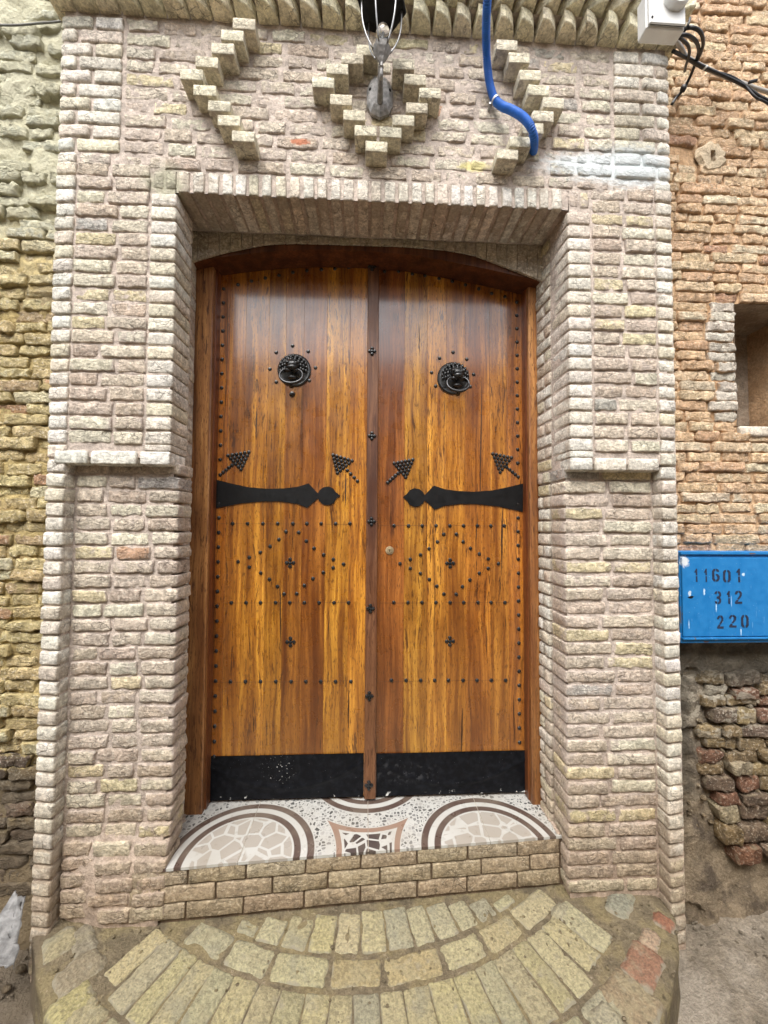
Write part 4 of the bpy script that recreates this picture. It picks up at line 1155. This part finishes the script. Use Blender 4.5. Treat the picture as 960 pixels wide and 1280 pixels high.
o = MB().box(X0+.003, X1-.004, .064, .0712, zb, zt, .0015).build('door_panel', M_blue, bx); o.location = -L
o = MB().box(X0-.001, X1, .060, .0715, zb-.010, zb-.003, .001).box(X0-.001, X1, .063, .0715, Z1-.009, Z1+.001, .001).build('lip', M_blue, bx); o.location = -L
kx, kz = bp(863, 746); o = MB().prism([(kx-.012, kz-.001), (kx-.003, kz-.006), (kx+.006, kz-.005), (kx+.012, kz+.002), (kx+.002, kz+.004)], .0632, .066).build('latch_hole', M_flat, bx); o.location = -L
M_ink = plain_mat('stencil_ink', (.010, .018, .05), .7, 0, 90, .0003, .4)
SEG = {  # filled stencil pieces on a 10 x 16 field
 '1': [[(4, 0), (7, 0), (7, 7), (4, 7)], [(4, 8), (7, 8), (7, 16), (5, 16), (1.5, 12.5), (1.5, 11), (4, 11.5)]],
 '6': [[(0, 3), (2, .4), (4.2, 0), (4.2, 2.4), (3, 4), (3, 12), (4.2, 13.6), (4.2, 16), (2, 15.4), (0, 13)], [(5.2, 0), (8, .6), (10, 3), (10, 6.5), (8, 9.2), (5.2, 9.6), (5.2, 7.4), (7, 6), (7, 3.6), (5.2, 2.4)], [(5.2, 16), (8.6, 15), (9.6, 12.4), (7, 12), (5.2, 13.6)]],
 '0': [[(0, 3), (2, .4), (4.2, 0), (4.2, 2.4), (3, 4), (3, 12), (4.2, 13.6), (4.2, 16), (2, 15.4), (0, 13)], [(10, 3), (8, .4), (5.8, 0), (5.8, 2.4), (7, 4), (7, 12), (5.8, 13.6), (5.8, 16), (8, 15.4), (10, 13)]],
 '3': [[(0, 3.6), (1, 1), (4.2, 0), (4.2, 2.4), (3, 3.6)], [(5.2, 0), (8.4, .8), (10, 3), (10, 5.6), (8.4, 8), (10, 10.4), (10, 13), (8.4, 15.2), (5.2, 16), (5.2, 13.6), (7, 12.6), (7, 10.4), (5.2, 9.4), (3.4, 9.2), (3.4, 6.8), (5.2, 6.8), (7, 5.6), (7, 3.6), (5.2, 2.4)], [(0, 12.4), (1, 15), (4.2, 16), (4.2, 13.6), (3, 12.4)]],
 '2': [[(0, 0), (10, 0), (10, 2.6), (3.8, 2.6), (5, 4.6), (2.6, 5), (0, 2.2)], [(3.2, 5.6), (5.6, 5.2), (9.4, 9.4), (10, 12.8), (8.4, 15.2), (5.4, 16), (5.4, 13.6), (7, 12.6), (6.6, 10.4)], [(.2, 11.4), (3, 11.4), (3.2, 12.8), (4.6, 13.6), (4.6, 16), (1.6, 15), (.2, 12.8)]]}
for ch, xa, xb_, ya, yb_ in [('1', 262, 307, 290, 408), ('1', 348, 392, 290, 408), ('6', 424, 492, 290, 405), ('0', 520, 590, 300, 412), ('1', 632, 690, 290, 412),
                             ('3', 445, 506, 488, 605), ('1', 548, 597, 488, 602), ('2', 625, 692, 485, 602), ('2', 468, 527, 704, 822), ('2', 573, 642, 700, 812), ('0', 680, 750, 700, 814)]:
    q = MB()
    xl, zt_ = bp(830+xa/7.11, 670+ya/7.11); xr, zb_ = bp(830+xb_/7.11, 670+yb_/7.11)
    for poly in SEG[ch]:
        q.prism([(xl+(xr-xl)*a/10+R.uniform(-.0003, .0003), zb_+(zt_-zb_)*b/16+R.uniform(-.0003, .0003)) for a, b in poly], .0632, .0642)
    o = q.build('digit', M_ink, bx); o.location = -L

# ------------------------------------------------------------------ wall lantern
ln = thing('wall_lantern', 'grey metal wall lantern with clear bulb, hung above the door in the middle diamond', 'lantern', loc=(.038, 0, 3.045))
L = ln.location
M_pewter = plain_mat('pewter', (.26, .25, .24), .5, .4, 90, .0015, .3)
M_steel = plain_mat('bright_rod', (.34, .34, .34), .4, .7)
px_, pz_ = .038, 3.045
q = MB()
oct_ = [(0, -.075), (.032, -.060), (.046, -.028), (.046, .018), (.034, .055), (.018, .072), (-.018, .072), (-.034, .055), (-.046, .018), (-.046, -.028), (-.032, -.060)]
for k_, (s_, y) in enumerate(((1.0, 0.0), (1.0, -.010), (.84, -.018), (.66, -.024))):
    for a, b in oct_: q.V.append((px_+a*s_, y-.002, pz_+b*s_))
no = len(oct_)
for k_ in range(3):
    for i in range(no): q.F.append((k_*no+i, k_*no+(i+1) % no, (k_+1)*no+(i+1) % no, (k_+1)*no+i))
q.F.append(tuple(range(3*no, 4*no)))
o = q.build('back_plate', M_pewter, ln); o.location = -L
q = MB()
for sx in (-.033, .033): q.lathe([(.006, 0), (.005, -.005), (.001, -.007)], (px_+sx, -.020, pz_+.012), 'y', 8)
o = q.build('screw', M_flat, ln, smooth=True); o.location = -L
LY = -.150                                                     # lantern axis
def lz(py): return P(478, py, LY)[1]
lx_ = P(477, 60, LY)[0]
arm = spline([(px_, -.02, pz_-.035), (px_, -.055, pz_-.030), (px_-.001, -.105, pz_+.0), (lx_, LY+.012, lz(92)), (lx_, LY, lz(84))], 6)
o = MB().tube(arm, [.011-.006*i/(len(arm)-1) for i in range(len(arm))], 8).build('arm', M_pewter, ln, smooth=True); o.location = -L
zc0 = lz(86)
prof = [(.004, 0), (.008, .004), (.004, .010), (.005, .018), (.012, .030), (.026, .050), (.031, .062), (.020, .066), (.018, .075)]
o = MB().lathe(prof, (lx_, LY, zc0), 'z', 6, rad(0)).build('cup', M_pewter, ln); o.location = -L
zb0 = zc0+.078
T = NT('clear_glass'); M_glass = T.fin((1, 1, 1), .02, Transmission_Weight=1.0, IOR=1.45)
o = MB().lathe([(.009, -.004), (.011, .004), (.019, .018), (.023, .034), (.019, .050), (.010, .060), (.001, .063)], (lx_+.004, LY, zb0), 'z', 20).build('bulb', M_glass, ln, smooth=True); o.location = -L
o = MB().lathe([(.007, -.004), (.007, .010), (.003, .022), (.003, .034)], (lx_+.004, LY, zb0), 'z', 10).build('socket', M_steel, ln, smooth=True); o.location = -L
q = MB(); ztop = zc0+.215
for i in range(6):
    a = rad(60*i+10); d_ = (math.cos(a), math.sin(a))
    q.tube(spline([(lx_+d_[0]*.028, LY+d_[1]*.028, zc0+.058), (lx_+d_[0]*.050, LY+d_[1]*.050, zc0+.10), (lx_+d_[0]*.062, LY+d_[1]*.062, zc0+.15), (lx_+d_[0]*.064, LY+d_[1]*.064, ztop)], 4), .0027, 6)
o = q.build('cage_rods', M_steel, ln, smooth=True); o.location = -L
o = MB().lathe([(.058, 0), (.078, -.012), (.080, -.004), (.050, .035), (.022, .060), (.010, .085), (.001, .090)], (lx_, LY, ztop), 'z', 6, rad(10)).build('roof', M_flat, ln); o.location = -L

# ------------------------------------------------------------------ junction box, conduit, cables
jb = thing('junction_box', 'white plastic junction box with round cover at the top right corner of the portal', 'junction box', loc=(1.03, -.1, 3.26))
L = jb.location
M_white = plain_mat('white_plastic', (.66, .66, .64), .45, 0, 20, .0004, .06)
xA, zA = P(810, 31, -.185); xB, _ = P(858, 34, -.185)
o = MB().box(xA, xB, -.178, -.137, zA, zA+.12, .003).build('case', M_white, jb); o.location = -L
o = MB().box(xA+.004, xB-.003, -.188, -.1785, zA+.004, zA+.116, .003).build('lid', M_white, jb); o.location = -L
dx, dz = P(847, -6, -.20)
o = MB().lathe([(.038, 0), (.038, -.016), (.033, -.022), (.001, -.024)], (dx, -.188, dz), 'y', 28).build('round_cover', M_white, jb, smooth='auto'); o.location = -L
o = MB().lathe([(.0035, 0), (.003, -.002), (.0005, -.002)], (xA+.012, -.1882, zA+.022), 'y', 10).build('screw', M_flat, jb, smooth=True); o.location = -L

M_condu = plain_mat('blue_conduit', (.014, .14, .56), .5, 0, 40, .0004, .12)
C3 = lambda x, y: (580+x/5.5625, y/5.5625)
path = []
for (a, b, Y) in [(165, -120, -.19), (162, 0, -.165), (156, 120, -.13), (154, 260, -.085), (158, 400, -.045), (175, 560, -.022), (208, 680, -.020), (260, 735, -.035), (330, 765, -.060), (410, 815, -.088), (462, 880, -.100), (485, 950, -.085), (488, 1010, -.045), (484, 1050, -.005), (482, 1062, .02)]:
    x, z = P(*C3(a, b), Y); path.append((x, Y, z))
sp = spline(path, 26); d_ = np.array(sp); sl = np.concatenate([[0], np.cumsum(np.linalg.norm(np.diff(d_, axis=0), axis=1))])
tt = np.arange(0, sl[-1], .00135); rs = np.stack([np.interp(tt, sl, d_[:, i]) for i in range(3)], 1)
rr_ = [.0136 if (i//2) % 2 else .0112 for i in range(len(rs))]
cdt = MB().tube([tuple(p) for p in rs], rr_, 12).build('conduit', M_condu, None, smooth=True)
tag(cdt, 'bright blue corrugated conduit hanging down from the cornice and curving into the brick wall', 'conduit')
cx_, cz_ = P(*C3(213, 705), -.02)
t = thing('pipe_clip', 'small pale metal clip holding the blue conduit to the bricks', 'clip', loc=(cx_, -.02, cz_))
i0 = int(np.argmin(np.linalg.norm(rs-np.array([cx_+.003, -.022, cz_]), axis=1)))
pa, pb = rs[i0-2], rs[i0+3]; o = MB().tube([tuple(pa), tuple(pb)], .0155, 16).build('band', plain_mat('zinc', (.5, .5, .5), .35, .6), t, smooth='auto'); o.location = -t.location
o = MB().tube([(cx_-.016, -.02, cz_-.006), (cx_-.014, .01, cz_-.008)], .004, 8).build('screw', M_steel, t); o.location = -t.location

M_cab = plain_mat('black_cable', (.012, .012, .014), .45, 0, 60, .0006, .3)
M_gry = plain_mat('grey_pipe', (.36, .34, .31), .5, 0, 40, .0006, .1)
C4 = lambda x, y: (780+x/5.333, y/5.333)
def cable(pts, r, name, label, mat=None, cat='cable', group=None, n=8):
    pp = []
    for a, b, Y in pts:
        x, z = P(*C4(a, b), Y); pp.append((x, Y, z))
    return tag(MB().tube(spline(pp, n), r, 10).build(name, mat or M_cab, None, smooth=True), label, cat, group)
cable([(325, 340, -.01), (420, 385, .02), (540, 450, .04), (680, 512, .06), (800, 572, .07), (900, 640, .07), (1000, 700, .07), (1400, 1000, .09)], .0055, 'cable', 'thick black cable slanting down to the right edge through the white tie')
cable([(340, 352, .0), (430, 400, .03), (540, 462, .05), (690, 500, .07), (790, 555, .07), (880, 650, .06), (960, 690, .07), (1400, 950, .09)], .004, 'cable', 'thinner black cable twisted under the thick slanting one')
cable([(330, 250, -.05), (380, 320, -.01), (430, 390, .03), (600, 480, .09), (860, 582, .09), (1000, 630, .09), (1400, 800, .10)], .0075, 'pipe', 'grey plastic pipe running behind the black cables at upper right', M_gry, 'pipe')
cable([(350, 235, -.08), (420, 235, -.09), (475, 270, -.07), (498, 330, -.03), (482, 400, .04), (450, 490, .09), (400, 590, .12), (350, 650, .14), (318, 695, .145)], .0055, 'cable', 'black cable looping from the junction box down to the portal edge')
cable([(400, 190, -.08), (460, 185, -.10), (510, 215, -.09), (528, 280, -.06), (515, 345, -.02), (490, 400, .03), (470, 430, .04)], .0055, 'cable', 'black cable making the outermost loop beside the junction box')
cable([(370, 250, -.07), (425, 300, -.04), (435, 360, .0), (415, 430, .05), (405, 475, .09)], .005, 'cable', 'short black cable dropping straight behind the loops')
cable([(440, 120, -.1), (425, 170, -.1), (390, 225, -.08), (350, 240, -.06)], .004, 'cable', 'short black cable hugging the side of the junction box')
x, z = P(*C4(541, 452), .04); a_, b_ = Vector((-.004, -.001, .003)), Vector((.004, .001, -.003))
tag(MB().tube([Vector((x, .04, z))+a_*.6, Vector((x, .04, z))+b_*.6], .0085, 10).build('cable_tie', M_white, None, smooth='auto'), 'white cable tie round the black cables', 'cable tie')
x, z = P(*C4(835, 568), .07); a_, b_ = Vector((-.012, 0, -.001)), Vector((.016, -.004, .004))
tag(MB().tube([Vector((x, .06, z))+a_, Vector((x, .06, z))+b_], .0055, 8).build('cable_tie', M_cab, None), 'black cable tie knotted round the cables near the right edge', 'cable tie')
x, z = P(*C4(395, 590), .12); q = MB(); lump(q, (x, .12, z), (.012, .012, .014), 3); tag(q.build('cable_joint', M_cab, None, smooth=True), 'taped black joint on the looping cable', 'cable joint')
pp = []
for a, b in [(-60, 30), (-20, 31), (20, 31.5), (50, 29), (74, 27), (100, 22)]:
    x, z = P(a, b, .125); pp.append((x, .125, z))
tag(MB().tube(spline(pp, 6), .0035, 8).build('cable', plain_mat('old_cable', (.16, .16, .15), .6), None, smooth=True), 'thin grey cable along the limewashed wall at top left', 'cable')

# ------------------------------------------------------------------ litter at the foot of the walls
def PZ(px, py, Z):
    d = cf+cr*(px-480)/F-cu*(py-640)/F; p = CAM+d*(Z-CAM[2])/d[2]; return float(p[0]), float(p[1])
n_ = 26; V = []; Fc = []
c0 = np.array(P(24, 1118, .03)); c1 = np.array(P(-4, 1200, -.06))
for i in range(n_+1):
    for j in range(13):
        u, v = i/n_, j/12
        px = 24-34*u+(v-.5)*(14+44*u); py = 1118+88*u+(v-.5)*6
        Y = .06-.14*u
        x, z = P(px, py, Y); p = np.array([x, Y, z])
        p += np.array([.3, 1, .3])*.016*fbm(np.array([[u*2.5+4, v*5, 1.]]), 2.2, 8, 4)[0]
        p[2] = max(p[2], .118); V.append(p)
for i in range(n_):
    for j in range(12): Fc.append((i*13+j, (i+1)*13+j, (i+1)*13+j+1, i*13+j+1))
bagm = plain_mat('plastic_film', (.17, .165, .16), .5, 0, 40, .004, .4)
q = MB(); q.add(V, Fc); bag = q.build('plastic_bag', bagm, None, smooth=True)
md = bag.modifiers.new('thickness', 'SOLIDIFY'); md.thickness = .001
tag(bag, 'crumpled grey white plastic bag slumped against the foot of the left wall', 'plastic bag')
names = ['flat tan stone lying nearest the plastic bag', 'rounded dark stone against the foot of the left pier', 'small brown stone lying at the bottom left edge', 'grey stone jammed under the left wall above the bag', 'small tan stone in the gap beside the left pier trim']
for i, (px, py, r_) in enumerate([(14, 1105, .028), (26, 1210, .016), (8, 1235, .014), (20, 1080, .03), (30, 1165, .014)]):
    Y = .05; x, z = P(px, py, Y); x, y = PZ(px, py, .12); y = min(y, .08)
    q = MB(); lump(q, (0, 0, 0), (r_, r_*.8, r_*.6), i+200, n=12)
    o = q.build('stone', M_rubble, None, smooth=True, color=pick('rubble')); o.location = (x, y, .118 if i not in (0, 3) else .135)
    tag(o, names[i], 'stone')
q = MB()
for i in range(500):
    x = R.uniform(-1.6, -1.03) if i % 2 else R.uniform(1.05, 1.9); y = R.uniform(-.5, .12)
    gz = .105+max(0, min(1, (x-1.0)/.9))*.05*max(0, min(1, (y+.6)/.7))
    lump(q, (x, y, gz+.002), (R.uniform(.002, .008), R.uniform(.002, .008), R.uniform(.001, .005)), i, n=6)
tag(q.build('gravel', M_ground, None, smooth=True), kind='stuff')
